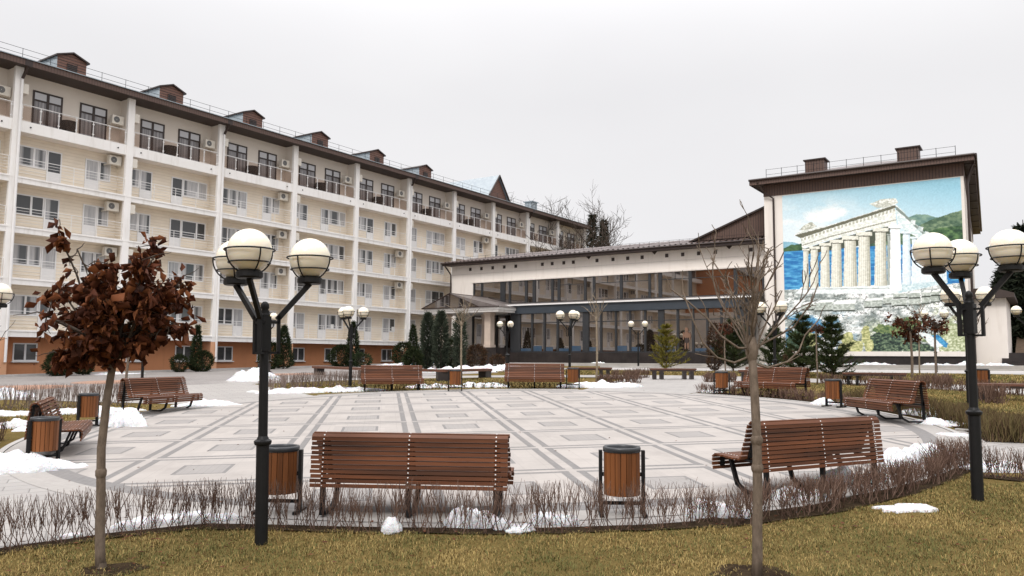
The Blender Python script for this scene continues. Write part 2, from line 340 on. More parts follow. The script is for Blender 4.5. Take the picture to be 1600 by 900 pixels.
# ------------------------------------------------------------------ mesh helpers
class MB:
    def __init__(s): s.v = []; s.f = []; s.m = []
    def add(s, vs, fs, mi=0):
        o = len(s.v); s.v += [tuple(p) for p in vs]; s.f += [tuple(i+o for i in f) for f in fs]; s.m += [mi]*len(fs)
    def box(s, x0, x1, y0, y1, z0, z1, mi=0):
        v = [(x, y, z) for z in (z0, z1) for y in (y0, y1) for x in (x0, x1)]
        s.add(v, [(0, 2, 3, 1), (4, 5, 7, 6), (0, 1, 5, 4), (2, 6, 7, 3), (0, 4, 6, 2), (1, 3, 7, 5)], mi)
    def obox(s, c, ax, ay, az, mi=0):
        c, ax, ay, az = map(Vector, (c, ax, ay, az))
        v = [c+ax*i+ay*j+az*k for k in (-1, 1) for j in (-1, 1) for i in (-1, 1)]
        s.add(v, [(0, 2, 3, 1), (4, 5, 7, 6), (0, 1, 5, 4), (2, 6, 7, 3), (0, 4, 6, 2), (1, 3, 7, 5)], mi)
    def tube(s, pts, r, n=6, mi=0, cap=True):
        pts = [Vector(p) for p in pts]; rs = r if isinstance(r, (list, tuple)) else [r]*len(pts)
        prev = None; rings = []
        for i, p in enumerate(pts):
            t = (pts[min(i+1, len(pts)-1)]-pts[max(i-1, 0)])
            if t.length < 1e-9: t = Vector((0, 0, 1))
            t.normalize()
            if prev is None:
                a = t.orthogonal().normalized()
            else:
                a = prev-t*prev.dot(t)
                a = a.normalized() if a.length > 1e-6 else t.orthogonal().normalized()
            prev = a; b = t.cross(a)
            rings.append([p+(a*math.cos(2*math.pi*k/n)+b*math.sin(2*math.pi*k/n))*rs[i] for k in range(n)])
        vs = [q for rg in rings for q in rg]
        fs = [(i*n+k, i*n+(k+1) % n, (i+1)*n+(k+1) % n, (i+1)*n+k) for i in range(len(pts)-1) for k in range(n)]
        if cap: fs += [tuple(range(n-1, -1, -1)), tuple((len(pts)-1)*n+k for k in range(n))]
        s.add(vs, fs, mi)
    def ring(s, c, rad, r, n=28, k=5, mi=0):
        vs = []; c = Vector(c)
        for i in range(n):
            a = 2*math.pi*i/n; d = Vector((math.cos(a), math.sin(a), 0))
            for j in range(k):
                b = 2*math.pi*j/k; vs.append(c+d*(rad+r*math.cos(b))+Vector((0, 0, r*math.sin(b))))
        s.add(vs, [(i*k+j, ((i+1) % n)*k+j, ((i+1) % n)*k+(j+1) % k, i*k+(j+1) % k) for i in range(n) for j in range(k)], mi)
    def lathe(s, prof, n=24, c=(0, 0, 0), mi=0):
        c = Vector(c); vs = [c+Vector((r*math.cos(2*math.pi*k/n), r*math.sin(2*math.pi*k/n), z)) for r, z in prof for k in range(n)]
        s.add(vs, [(i*n+k, i*n+(k+1) % n, (i+1)*n+(k+1) % n, (i+1)*n+k) for i in range(len(prof)-1) for k in range(n)], mi)
    def prism(s, poly, x0, x1, axis=0, mi=0):
        """poly: list of 2D points; extruded along axis (0: poly is (y,z); 1: poly is (x,z); 2: poly is (x,y))"""
        def P(t, p): return (t, p[0], p[1]) if axis == 0 else ((p[0], t, p[1]) if axis == 1 else (p[0], p[1], t))
        n = len(poly); vs = [P(x0, p) for p in poly]+[P(x1, p) for p in poly]
        s.add(vs, [tuple(range(n-1, -1, -1)), tuple(range(n, 2*n))]+[(i, (i+1) % n, n+(i+1) % n, n+i) for i in range(n)], mi)
    def mesh(s, name, mats, smooth=False):
        me = bpy.data.meshes.new(name); me.from_pydata(s.v, [], s.f)
        for m in (mats if isinstance(mats, (list, tuple)) else [mats]): me.materials.append(m)
        if any(s.m): me.polygons.foreach_set('material_index', s.m)
        if smooth: me.polygons.foreach_set('use_smooth', [True]*len(s.f))
        me.update(); return me
    def build(s, name, mats, parent=None, smooth=False):
        return link(name, s.mesh(name, mats, smooth), parent)
def link(name, me, parent=None):
    o = bpy.data.objects.new(name, me); COL.objects.link(o)
    if parent is not None: o.parent = parent
    return o
def fixn(o):
    import bmesh
    bm = bmesh.new(); bm.from_mesh(o.data); bmesh.ops.recalc_face_normals(bm, faces=bm.faces); bm.to_mesh(o.data); bm.free(); return o
def tag(o, label, cat, group=None, kind=None):
    o['label'] = label; o['category'] = cat
    if group: o['group'] = group
    if kind: o['kind'] = kind
    return o
def empty(name, loc, rz=0., label=None, cat=None, group=None, scale=1.):
    o = bpy.data.objects.new(name, None); COL.objects.link(o); o.empty_display_size = .2
    o.location = loc; o.rotation_euler = (0, 0, rz); o.scale = (scale,)*3
    if label: tag(o, label, cat, group)
    return o
def dup(root, loc, rz, label, scale=1.):
    r = root.copy(); COL.objects.link(r); r.location = loc; r.rotation_euler = (0, 0, rz); r.scale = (scale,)*3; r['label'] = label
    for ch in [c for c in root.children]:
        c = ch.copy(); COL.objects.link(c); c.parent = r
        for g in [q for q in ch.children]:
            e = g.copy(); COL.objects.link(e); e.parent = c
    return r
def npmesh(name, V, F, mat, cols=None, smooth=False):
    """fast mesh from numpy arrays: V (n,3), F (m,k)"""
    me = bpy.data.meshes.new(name); n, (m, k) = len(V), F.shape
    me.vertices.add(n); me.vertices.foreach_set('co', np.asarray(V, np.float32).ravel())
    me.loops.add(m*k); me.loops.foreach_set('vertex_index', F.astype(np.int32).ravel())
    me.polygons.add(m); me.polygons.foreach_set('loop_start', np.arange(0, m*k, k, dtype=np.int32))
    me.update(calc_edges=True)
    if smooth: me.polygons.foreach_set('use_smooth', np.ones(m, bool))
    if cols is not None:
        a = me.color_attributes.new('Col', 'FLOAT_COLOR', 'POINT')
        a.data.foreach_set('color', np.c_[cols, np.ones(len(cols))].astype(np.float32).ravel())
    me.materials.append(mat); me.update(); return me
def struct(o): o['kind'] = 'structure'; return o

# ------------------------------------------------------------------ ground
def ground():
    xs = [-400, -45, 45, 400]; ys = [-60, 36, 600]
    mb = MB(); vs = [(x, y, gz(x, y)) for y in ys for x in xs]
    fs = [(j*4+i, j*4+i+1, (j+1)*4+i+1, (j+1)*4+i) for j in range(2) for i in range(3)]
    mb.add(vs, fs); struct(mb.build('lawn', M['lawn']))
ground()
def sheet(name, pts, dz, mat):
    """flat paved area draped on the terrain; pts: outline in metres"""
    import bmesh
    bm = bmesh.new(); bm.faces.new([bm.verts.new((x, y, 0)) for x, y in pts])
    for co, no in (((0, 36, 0), (0, 1, 0)), ((45, 0, 0), (1, 0, 0)), ((-45, 0, 0), (1, 0, 0))):
        bmesh.ops.bisect_plane(bm, geom=bm.verts[:]+bm.edges[:]+bm.faces[:], plane_co=co, plane_no=no)
    bmesh.ops.triangulate(bm, faces=bm.faces[:])
    for v in bm.verts: v.co.z = gz(v.co.x, v.co.y)+dz
    bmesh.ops.recalc_face_normals(bm, faces=bm.faces)
    for f in bm.faces:
        if f.normal.z < 0: f.normal_flip()
    me = bpy.data.meshes.new(name); bm.to_mesh(me); bm.free(); me.materials.append(mat)
    return struct(link(name, me))
CX, CY, RX, RY = -.4, 18.05, 9.2, 9.75
def ell(a, k=1., d=0.): return (CX+(RX*k+d)*math.cos(a), CY+(RY*k+d)*math.sin(a))
sheet('plaza_paving', [ell(2*math.pi*i/160) for i in range(160)], .016, M['plaza'])
def band(name, a0, a1, d0, d1, dz, mat, n=60):
    P = [ell(R(a0+(a1-a0)*i/n), 1., d0) for i in range(n+1)]+[ell(R(a1-(a1-a0)*i/n), 1., d1) for i in range(n+1)]
    return sheet(name, P, dz, mat)
band('ring_path', -40, 128, 7.9, 10.3, .008, M['path'])
sheet('path_far', [ell(R(72)), ell(R(60)), ell(R(49)), ell(R(47), 1, 9.), ell(R(60), 1, 9.), ell(R(71), 1, 9.)], .012, M['path'])
sheet('path_left_far', [ell(R(153)), ell(R(141)), ell(R(130)), ell(R(126), 1, 9.), ell(R(140), 1, 9.), ell(R(157), 1, 9.)], .012, M['path'])
sheet('path_left_near', [(-2.6, 8.75), (-4.65, 7.55), (-14, 2.6), (-16, 6.4), (-7.6, 11.25), (-6.3, 11.6), (-4.4, 9.7)], .012, M['path'])
sheet('path_right', [(6.0, 12.2), (8.5, 9.9), (15, 4.5), (17.5, 8.6), (10.6, 13.7), (8.5, 15.6), (7.3, 13.8)], .012, M['path'])
# promenade in front of the hotel: everything left of / behind the ring up to the planting strip
DV = Vector((math.sin(R(33.856)), math.cos(R(33.856)), 0)); VV = Vector((math.cos(R(33.856)), -math.sin(R(33.856)), 0))
def dv(d, v): p = DV*d+VV*v; return (p.x, p.y)
promP = [ell(R(a), 1, 7.6) for a in range(128, 216, 4)]+[(-30, 5), (-60, 5)]+[dv(-22, -44.6), dv(58, -44.6), dv(56.0, -38.5), dv(50.5, -33), dv(43, -24)]+[ell(R(110), 1, 8.2), ell(R(119), 1, 7.8)]
sheet('promenade', promP, .006, M['prom'])
def disc(name, c, r, mat, dz):
    sheet(name, [(c[0]+r*math.cos(2*math.pi*i/40), c[1]+r*.85*math.sin(2*math.pi*i/40)) for i in range(40)], dz, mat)
disc('orange_paving', at(30, 606).xy, 1.9, M['redpav'], .011)
disc('orange_paving', at(178, 597).xy, 1.7, M['redpav'], .011)
disc('orange_paving', at(452, 585).xy, 1.9, M['redpav'], .011)
sheet('hotel_planting_strip', [dv(-22, -44.55), dv(58.5, -44.55), dv(58.5, -47.9), dv(-22, -47.9)], .009, M['soil'])
# pale walk in front of the mural building and beyond
sheet('front_walk', [dv(41, -24), dv(46.0, -24), dv(47.0, 14), dv(42.0, 14)], .010, M['walk'])
sheet('plinth_bed', [dv(50.0, -34), dv(55.4, -34), dv(55.4, 14), dv(50.0, 14)], .007, M['soil'])
def kerb(name, pts, w=.12, h=.1, mat='concrete'):
    mb = MB()
    for a, b in zip(pts[:-1], pts[1:]):
        a, b = Vector((*a, 0)), Vector((*b, 0)); t = (b-a); n = Vector((-t.y, t.x, 0)).normalized()*w/2
        base = [a-n, b-n, b+n, a+n]
        v = [(q.x, q.y, gz(q.x, q.y)-.05) for q in base]+[(q.x, q.y, gz(q.x, q.y)+h) for q in base]
        mb.add(v, [(4, 5, 6, 7), (0, 1, 5, 4), (1, 2, 6, 5), (2, 3, 7, 6), (3, 0, 4, 7)])
    return struct(mb.build(name, M[mat]))
def arcpts(a0, a1, d, n=40): return [ell(R(a0+(a1-a0)*i/n), 1, d) for i in range(n+1)]
kerb('plaza_kerb', arcpts(-28, 48, .06), .10, .03)
kerb('plaza_kerb', arcpts(73, 129, .06), .10, .03)
kerb('plaza_kerb', arcpts(154, 222, .06), .10, .03)
kerb('path_kerb', [(6.2, 11.95), (8.5, 9.75), (15, 4.3)], .10, .04)
kerb('path_kerb', [(8.7, 15.65), (10.7, 13.8), (17.5, 8.8)], .10, .04)
kerb('hotel_kerb', [dv(-22, -44.5), dv(-2, -44.5), dv(20, -44.5), dv(40, -44.5), dv(58, -44.5)], .16, .13)
kerb('front_kerb', [dv(46.2, -24), dv(47.2, 14)], .16, .12)
kerb('front_kerb', [dv(49.9, -34), dv(49.9, 14)], .2, .22)
kerb('ring_kerb', arcpts(-38, 44, 7.8), .1, .04)

# ------------------------------------------------------------------ hotel
H_ROOT_V, H_D0, BAY = -47.0, 20.35, 6.6
def hotel():
    p = DV*H_D0+VV*H_ROOT_V
    root = empty('hotel_building', (p.x, p.y, 0), math.atan2(DV.y, DV.x), 'long five storey cream hotel with rows of balconies and brown roof along the left side', 'building')
    I0, I1 = -5, 10
    X0, X1 = I0*BAY, I1*BAY
    zb = [2.89, 5.78, 8.65, 11.46, 14.37]; th = [.39, .38, .38, .38, .63]
    zf = [b+t for b, t in zip(zb, th)]             # balcony floors
    ZE = 18.0
    D = 1.0
    # walls
    mb = MB(); mb.box(X0, X1, D, D+12, zf[0], zb[4]); mb.build('wall', M['siding'], root)
    mb = MB(); mb.box(X0, X1, D+.01, D+12, zb[4]+.002, ZE); mb.build('upper_wall', M['greige'], root)
    mb = MB(); mb.box(X0, X1, D-.02, D+12, -.6, zb[0]+.02); mb.build('basement_wall', M['terracotta'], root)
    for k in range(5):
        mb = MB()
        mb.box(X0-.02, X1+.02, .12, D-.004, zb[k]+.01, zf[k]-.03, 1)             # slab
        mb.box(X0-.03, X1+.03, -.03 if k < 4 else -.01, .118, zb[k], zf[k], 0)     # front beam
        if k < 4: mb.box(X0-.03, X1+.03, -.07, -.031, zf[k]-.10, zf[k]-.01, 0)
        mb.build('balcony_slab', [M['white'], M['siding'] if k < 4 else M['cream']], root)
    if True:
        mb = MB(); mb.tube([(0, -.05, zb[4]+.33), (0, .02, zb[4]+.33)], .045, 8); me = mb.mesh('drain_spout', M['black'])
        for i in range(-1, I1):
            for off in (.75, 5.85): link('drain_spout', me, root).location = (i*BAY+off, 0, 0)
    for i in range(I0, I1+1):
        x = i*BAY
        mb = MB(); mb.box(x-.215, x+.215, -.06, .15, 2.85, ZE); mb.build('pier', M['white'], root)
        mb = MB(); mb.box(x-.15, x+.15, .151, D+.05, zf[0]-.01, zb[4]+.1, 0); mb.box(x-.15, x+.15, .151, D+.05, zb[4]+.12, ZE-.01, 1)
        mb.build('partition_wall', [M['siding'], M['greige']], root)
        mb = MB(); mb.box(x-.24, x+.24, -.05, D, -.6, 2.848); mb.build('pier_base', M['apricot'], root)
    for i in (-3, 0, 2, 5, 8):
        x = i*BAY+.12; mb = MB()
        mb.tube([(x, -.13, 17.3), (x, -.13, 1.5)], .075, 8, 0)
        mb.tube([(x+.05, -.5, 18.05), (x+.05, -.42, 17.8), (x, -.15, 17.35)], .085, 8, 1)
        mb.obox((x+.05, -.6, 18.12), (.2, 0, 0), (0, .09, 0), (0, 0, .16), 1)
        mb.build('downpipe', [M['paint'], M['darkframe']], root)
    # windows and doors of the ordinary floors
    def frame_pane(name, w, h, n, doorpanel=0., mat='doorpaint', pmat='curtain', t=.075, trans=0., ratios=None):
        f = MB(); y0, y1 = -.05, .012
        f.box(0, t, y0, y1, 0, h); f.box(w-t, w, y0, y1, 0, h); f.box(t, w-t, y0, y1, h-t, h); f.box(t, w-t, y0, y1, 0, t)
        r = ratios or [1/n]*n; xs = []; a = 0
        for q in r[:-1]: a += q; xs.append(a*w)
        for xx in xs: f.box(xx-t*.75, xx+t*.75, y0-.004, y1, t, h-t)
        if doorpanel: f.box(t, w-t, y0+.012, y1, t, doorpanel)
        if trans: f.box(t, w-t, y0-.003, y1, h-trans-t*.6, h-trans+t*.4)
        g = MB(); g.box(t*.6, w-t*.6, -.022, -.004, (doorpanel or t)*.9, h-t*.6)
        return f.mesh(name, M[mat]), g.mesh('pane', M[pmat])
    protoW = frame_pane('window', 1.85, 1.20, 2, ratios=[.62, .38])
    protoN = frame_pane('window', .72, 1.20, 1)
    protoD = frame_pane('balcony_door', .84, 1.98, 1, .72)
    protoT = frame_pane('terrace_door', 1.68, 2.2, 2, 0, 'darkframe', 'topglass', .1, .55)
    protoB = frame_pane('basement_window', 1.3, 1.02, 2, 0, 'doorpaint', 'curtain_low', .07)
    def place(name, pr, x, z, y=D):
        o = link(name, pr[0], root); o.location = (x, y, z); g = link('pane', pr[1], o); return o
    sill = MB(); sill.box(-.08, 1.38, -.14, .0, -.07, -.005)
    sillme = sill.mesh('sill', M['paint'])
    pipeN = 0
    for i in range(I0, I1):
        bx = i*BAY
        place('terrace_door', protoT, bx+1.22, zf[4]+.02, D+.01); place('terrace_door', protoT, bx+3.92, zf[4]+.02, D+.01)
        if i <= 5:
            for off in (.95, 4.35):
                w = place('basement_window', protoB, bx+off, 1.55, D-.02); link('sill', sillme, w)
        for fl in range(4):
            if i >= 7 and fl < 3: continue
            if i == 6 and fl < 2: continue
            if i < -1 and fl > 2: continue
            if i < -3: continue
            z = zf[fl]+.02
            even = i % 2 == 0
            m = (lambda a, w: a) if even else (lambda a, w: BAY-a-w)
            place('window', protoW, bx+m(.32, 1.85), z+.80); place('balcony_door', protoD, bx+m(2.19, .84), z+.02)
            place('balcony_door', protoD, bx+m(4.42, .84), z+.02); place('window', protoN, bx+m(5.28, .72), z+.80)
    # air conditioners
    am = MB(); am.box(-.38, .38, -.62, -.30, 0, .54, 0); am.box(-.42, -.36, -.5, .0, -.05, -.001, 0); am.box(.36, .42, -.5, 0, -.05, -.001, 0)
    am.box(-.03, .03, -.3, 0, .2, .26, 0)
    am.lathe([(.02, 0), (.19, 0), (.19, .012)], 16, (0, 0, 0), 1)
    nv = len(am.v)-48
    for q in range(nv, len(am.v)):
        x, y, z = am.v[q]; am.v[q] = (x-.10, -.622-z, .29+y)
    acme = am.mesh('air_conditioner', [M['ac'], M['acgrille']])
    def ac(x, z):
        o = link('air_conditioner', acme, root); o.location = (x, D, z)
    sd = MB(); sd.box(0, .30, -.40, .40, 0, .56, 0); sd.box(.301, .306, -.33, -.02, .05, .5, 1); sd.box(.301, .306, .03, .35, .05, .5, 1)
    sdme = sd.mesh('air_conditioner', [M['ac'], M['acgrille']])
    for i in range(-1, 10):
        bx = i*BAY
        ac(bx+6.0, zf[4]+1.28)
        o = link('air_conditioner', sdme, root); o.location = (bx+.225, .34, zf[4]+1.55)
        for fl in (3, 2, 1):
            if i >= 6 and fl < 3: continue
            if i >= 8: continue
            if (i*7+fl*3) % 11 == 4: continue
            if i % 2 == 0: ac(bx+5.95, zb[fl+1]-.66)
            else:
                o = link('air_conditioner', sdme, root); o.location = (bx+.225, .34, zb[fl+1]-.72)
    # railings
    def rail(i, fl):
        mb = MB(); x0, x1 = i*BAY+.22, (i+1)*BAY-.22; z = zf[fl]
        for k in range(6): mb.tube([(x0, .03, z+.22+.165*k), (x1, .03, z+.22+.165*k)], .011 if k < 5 else .02, 4)
        for k in range(5): xx = x0+.05+(x1-x0-.1)*k/4; mb.tube([(xx, .03, z-.02), (xx, .03, z+1.05)], .018, 4)
        mb.build('balcony_railing', M['paint'], root)
    def grail(i):
        x0, x1 = i*BAY+.22, (i+1)*BAY-.22; z = zf[4]; mb = MB()
        mb.tube([(x0, .06, z+.95), (x1, .06, z+.95)], .024, 6)
        for k in range(7):
            xx = x0+.06+(x1-x0-.12)*k/6; mb.tube([(xx, .06, z-.02), (xx, .06, z+.95)], .026, 6)
            for h in (.18, .78): mb.obox((xx, .06, z+h), (.055, 0, 0), (0, .03, 0), (0, 0, .03))
        o = mb.build('terrace_railing', M['paint'], root)
        g = MB()
        for k in range(6):
            a = x0+.12+(x1-x0-.12)*k/6; b = x0+(x1-x0-.12)*(k+1)/6
            g.box(a, b, .055, .065, z+.08, z+.86)
        g.build('glass_panel', M['smoky'], o)
    for i in range(-2, 10):
        grail(i)
        for fl in range(4):
            if (i >= 7 and fl < 3) or (i == 6 and fl < 2): continue
            rail(i, fl)
    # roof
    ov = .65; rb = MB()
    rb.prism([(-ov, 18.0), (-ov, 18.05), (D+12+ov, 18.05), (D+12+ov, 18.0)], X0-.5, X1+.5, 0, 0)
    rb.box(X0-.5, X1+.5, -ov-.03, -ov-.001, 17.97, 18.30, 1)
    rb.box(X1+.5, X1+.53, -ov, D+12+ov, 17.97, 18.30, 1)
    sl = math.tan(R(11)); RIDGE = 6.5
    rb.prism([(-ov-.12, 18.30), (-ov-.12, 18.345), (RIDGE, 18.345+sl*(RIDGE+ov)), (D+12+ov, 18.345), (D+12+ov, 18.30), (RIDGE, 18.30+sl*(RIDGE+ov))], X0-.5, X1+.5, 0, 2)
    roof = rb.build('roof', [M['soffit'], M['fascia'], M['galv']], root)
    rl = MB(); yr = -.25; zr = 18.33+sl*(yr+ov)
    n = int((X1-X0)/1.5)
    for k in range(n+1):
        x = X0+(X1-X0)*k/n; rl.tube([(x, yr, zr-.05), (x, yr, zr+.62)], .014, 4)
    for h in (.28, .6): rl.tube([(X0, yr, zr+h), (X1, yr, zr+h)], .013, 4)
    rl.build('roof_railing', M['black'], roof)
    # dormers
    for i in range(-2, 6):
        c = i*BAY+3.33; w = .85; y0 = 1.0; zz = 18.55; e = 19.72; a = 20.02
        dm = MB()
        dm.prism([(c-w, zz-.25), (c+w, zz-.25), (c+w, e), (c, a), (c-w, e)], y0, y0+.06, 1, 0)
        dm.prism([(y0+.061, zz), (y0+.061, e-.02), (y0+5, e-.02)], c-w, c-w+.05, 0, 1)
        dm.prism([(y0+.061, zz), (y0+.061, e-.02), (y0+5, e-.02)], c+w-.05, c+w, 0, 0)
        dm.add([(c-w-.14, y0-.14, e-.05), (c, y0-.14, a+.03), (c+w+.14, y0-.14, e-.05), (c-w-.14, y0+5.2, e-.05), (c, y0+6, a+.03), (c+w+.14, y0+5.2, e-.05),
                (c-w-.14, y0-.14, e+.04), (c, y0-.14, a+.12), (c+w+.14, y0-.14, e+.04), (c-w-.14, y0+5.2, e+.04), (c, y0+6, a+.12), (c+w+.14, y0+5.2, e+.04)],
               [(0, 3, 4, 1), (1, 4, 5, 2), (6, 7, 10, 9), (7, 8, 11, 10), (0, 1, 7, 6), (1, 2, 8, 7), (0, 6, 9, 3), (2, 5, 11, 8)], 2)
        o = dm.build('dormer', [M['clad_h'], M['galv'], M['darkframe']], root)
        lv = MB()
        lv.box(c-.30, c+.30, y0-.035, y0-.001, 18.72, 19.38)
        for k in range(6): lv.obox((c, y0-.045, 18.78+.11*k), (.27, 0, 0), (0, .018, -.012), (0, .004, .006))
        lv.build('louvre', M['darkframe'], o)
    # big cross gable and vent box further along
    g = MB(); c = 7.35*BAY; w = 2.1
    g.prism([(c-w, 18.5), (c+w, 18.5), (c, 21.25)], 1.1, 1.2, 1, 0)
    g.add([(c-w-.25, .9, 18.45), (c, .9, 21.5), (c+w+.25, .9, 18.45), (c-w-.25, 9, 18.45), (c, 9, 21.5), (c+w+.25, 9, 18.45)],
          [(0, 1, 4, 3), (1, 2, 5, 4)], 1)
    g.tube([(c-w-.25, .88, 18.42), (c, .88, 21.47), (c+w+.25, .88, 18.42)], .09, 4, 2)
    g.build('cross_gable', [M['clad_h'], M['galv'], M['darkframe']], root)
    g = MB(); g.box(56.8, 57.9, 2., 3., 18.5, 20.1); g.box(56.65, 58.05, 1.85, 3.15, 20.1, 20.2); g.build('roof_vent', M['galv'], root)
    # paper notices on ground floor panes
    for (x, z) in ((3*BAY+4.9, 4.15), (4*BAY+5.55, 4.2)):
        mb = MB(); mb.box(x, x+.34, D-.075, D-.07, z, z+.36); mb.build('paper_notice', M['paper'], root)
    return root, zf
hotel_root, HZF = hotel()
ords = ['first', 'second', 'third', 'fourth', 'fifth', 'sixth', 'seventh', 'eighth']
am = MB()
am.lathe([(.0, .40), (.36, .40), (.38, .30), (.34, .02), (0, .0)], 14)
am.lathe([(.40, .38), (.42, .75), (.36, .75), (.35, .40)], 14)
armchair_me = am.mesh('armchair', M['wicker'])
for i in range(0, 7):
    lp = hotel_root.matrix_world
    q = DV*(H_D0+i*BAY+3.1)+VV*(H_ROOT_V-.55)
    o = link('armchair', armchair_me); o.location = (q.x, q.y, HZF[4]-.02); o.rotation_euler = (0, 0, .3*i)
    tag(o, 'dark wicker armchair on the top floor terrace, in the %s bay counted from the left' % ords[i], 'armchair', 'armchairs on the top floor terraces')

# ------------------------------------------------------------------ glazed annex (middle building)
ROTB = math.atan2(VV.y, VV.x)
def annex():
    p = DV*57.5+VV*(-31)
    root = empty('annex_building', (p.x, p.y, 0), ROTB, 'low cream building with two bands of bronze glass between the hotel and the mural', 'building')
    X = lambda v: v+31.0
    def b(mb, v0, v1, d0, d1, z0, z1, mi=0): mb.box(X(v0), X(v1), d0-57.5, d1-57.5, z0, z1, mi)
    w = MB(); b(w, -45.3, -15.9, 57.5, 69, 8.6, 10.45); b(w, -45.3, -42.85, 57.5, 69, 1, 8.598); b(w, -16.55, -15.9, 57.5, 69, 1, 8.598)
    b(w, -42.84, -16.56, 58.0, 69, 1, 8.596)
    b(w, -42.9, -16.5, 57.42, 57.499, 8.62, 8.74)
    w.build('wall', M['cream'], root)
    j = MB(); b(j, -45.3, -15.9, 57.488, 57.499, 9.46, 9.475); j.build('wall_joint', M['concrete'], root)
    # square vents and small triangles under the eaves
    for v in [-43.17, -41.91, -40.66, -39.41, -38.18, -35.44, -34.45, -33.31, -32.39, -30.16, -28.7, -27.39, -26.13, -24.05, -22.74, -21.46, -20.17, -17.47]:
        s = MB(); b(s, v-.13, v+.13, 57.47, 57.498, 9.76, 10.04); s.build('wall_vent', M['darkframe'], root)
    for v in (-30.93, -25.07, -19.09):
        s = MB(); s.prism([(X(v-.38), 10.44), (X(v), 10.05), (X(v+.38), 10.44)], -.04, -.002, 1); s.build('bracket', M['darkframe'], root)
    # upper band: mullions and panes
    mull = [(-42.84, -42.7), (-41.99, -41.8), (-39.85, -39.35), (-38.95, -38.75), (-37.25, -37.0), (-36.46, -36.16), (-34.58, -34.36), (-33.96, -33.72), (-31.42, -31.2), (-30.6, -30.38), (-28.14, -27.9), (-25.65, -25.45), (-24.8, -24.52), (-22.32, -22.08), (-18.82, -18.55), (-16.72, -16.56)]
    f = MB()
    for a, c in mull: b(f, a, c, 57.53, 57.66, 6.68, 8.598)
    for (a, _), (c, _) in zip(mull[:-1], mull[1:]): pass
    b(f, -42.84, -16.56, 57.54, 57.66, 6.55, 6.68)
    o = f.build('upper_window_frame', M['graphite'], root)
    for (_, a), (c, _) in zip(mull[:-1], mull[1:]):
        if c-a > .3:
            g = MB(); b(g, a-.03, c+.03, 57.60, 57.62, 6.64, 8.59); gl = g.build('upper_window', M['mirror'], root)
            t = MB()
            if c-a > .8 and a > -36: b(t, a, c, 57.575, 57.598, 8.02, 8.07); b(t, (a+c)/2-.025, (a+c)/2+.025, 57.575, 57.598, 8.07, 8.59)
            else: b(t, a, c, 57.585, 57.599, 8.55, 8.59)
            t.build('glazing_bar', M['graphite'], gl)
    # lower glazed front
    f = MB()
    lm = [(-37.0, -36.05), (-34.98, -34.82), (-33.78, -33.62), (-32.54, -32.38), (-31.33, -31.2), (-30.15, -29.62), (-28.62, -28.47), (-27.33, -27.19), (-26.14, -26.0), (-24.88, -24.74), (-23.75, -23.3), (-22.3, -22.14), (-21.13, -20.98), (-20.05, -19.91), (-19.02, -18.88), (-18.0, -17.3)]
    for a, c in lm: b(f, a, c, 54.98, 55.14, 2.42, 5.52)
    b(f, -37.0, -17.3, 55.0, 55.14, 2.34, 2.42)
    f.build('lower_window_frame', M['graphite'], root)
    for k, ((_, a), (c, _)) in enumerate(zip(lm[:-1], lm[1:])):
        g = MB(); b(g, a-.03, c+.03, 55.08, 55.1, 2.4, 5.5); gl = g.build('lower_window', M['mirror'], root)
        t = MB(); b(t, a, c, 55.03, 55.078, 4.72, 4.78); t.build('glazing_bar', M['graphite'], gl)
        if k in (0, 1, 2, 3, 4, 5, 7, 8, 10, 12, 13):
            t = MB(); h = .22+.10*((k*5) % 3); b(t, a+.03, c-.03*(1+k % 3*6), 55.06, 55.076, 2.44, 2.44+h); t.build('blue_screen', M['bluepanel'], gl)
    # small picture of a bather in one pane
    t = MB()
    for cx, cz, rx_, rz_, mi in ((-21.55, 4.02, .13, .16, 0), (-21.55, 3.62, .2, .3, 0), (-21.55, 3.22, .16, .22, 1), (-21.66, 2.86, .07, .28, 0), (-21.45, 2.86, .07, .28, 0), (-21.8, 3.55, .06, .3, 0), (-21.3, 3.55, .06, .3, 0)):
        n = 14; vs = [(X(cx)+rx_*math.cos(2*math.pi*q/n), -2.462-.002*mi, cz+rz_*math.sin(2*math.pi*q/n)) for q in range(n)]; t.add(vs, [tuple(range(n))], mi)
    t.build('window_picture', [simple('skin_tone_print', (.22, .12, .075), (.18, .1, .065)), M['soffit']], root)
    mb = MB(); b(mb, -37.15, -17.25, 55.16, 57.45, 1, 6.0); mb.build('inner_core', M['graphite'], root)
    mb = MB(); b(mb, -37.2, -17.2, 54.86, 55.3, 5.53, 6.22); b(mb, -17.9, -17.2, 55.31, 57.45, 5.53, 6.22); mb.build('cornice_band', M['bluegrey'], root)
    mb = MB(); mb.prism([(54.76-57.5, 6.225), (54.76-57.5, 6.30), (57.53-57.5, 6.62), (57.53-57.5, 6.5)], X(-42.8), X(-16.6), 0, 0)
    b(mb, -42.8, -16.6, 54.70, 54.758, 6.2, 6.31, 1); mb.build('lean_to_roof', [M['seam'], M['paint']], root)
    mb = MB(); b(mb, -43.0, -17.0, 54.85, 55.8, .6, 2.335); mb.build('plinth', M['granite'], root)
    # main roof
    r = MB(); e = 56.7-57.5
    r.prism([(e, 10.28), (e, 10.42), (12, 10.42), (12, 10.28)], X(-45.6), X(-15.92), 0, 0)
    sl = math.tan(R(11.5))
    ridge = 5.2
    A = [(X(-45.75), e-.08, 10.50), (X(-15.92), e-.08, 10.50), (X(-15.92), ridge, 10.5+sl*(ridge-e)), (X(-41.0), ridge, 10.5+sl*(ridge-e)), (X(-45.75), 12, 10.5), (X(-15.92), 12, 10.5)]
    r.add(A, [(0, 3, 4), (3, 2, 5, 4)], 1)
    nx = 664; xa, xb = A[0][0], A[1][0]; vs = []
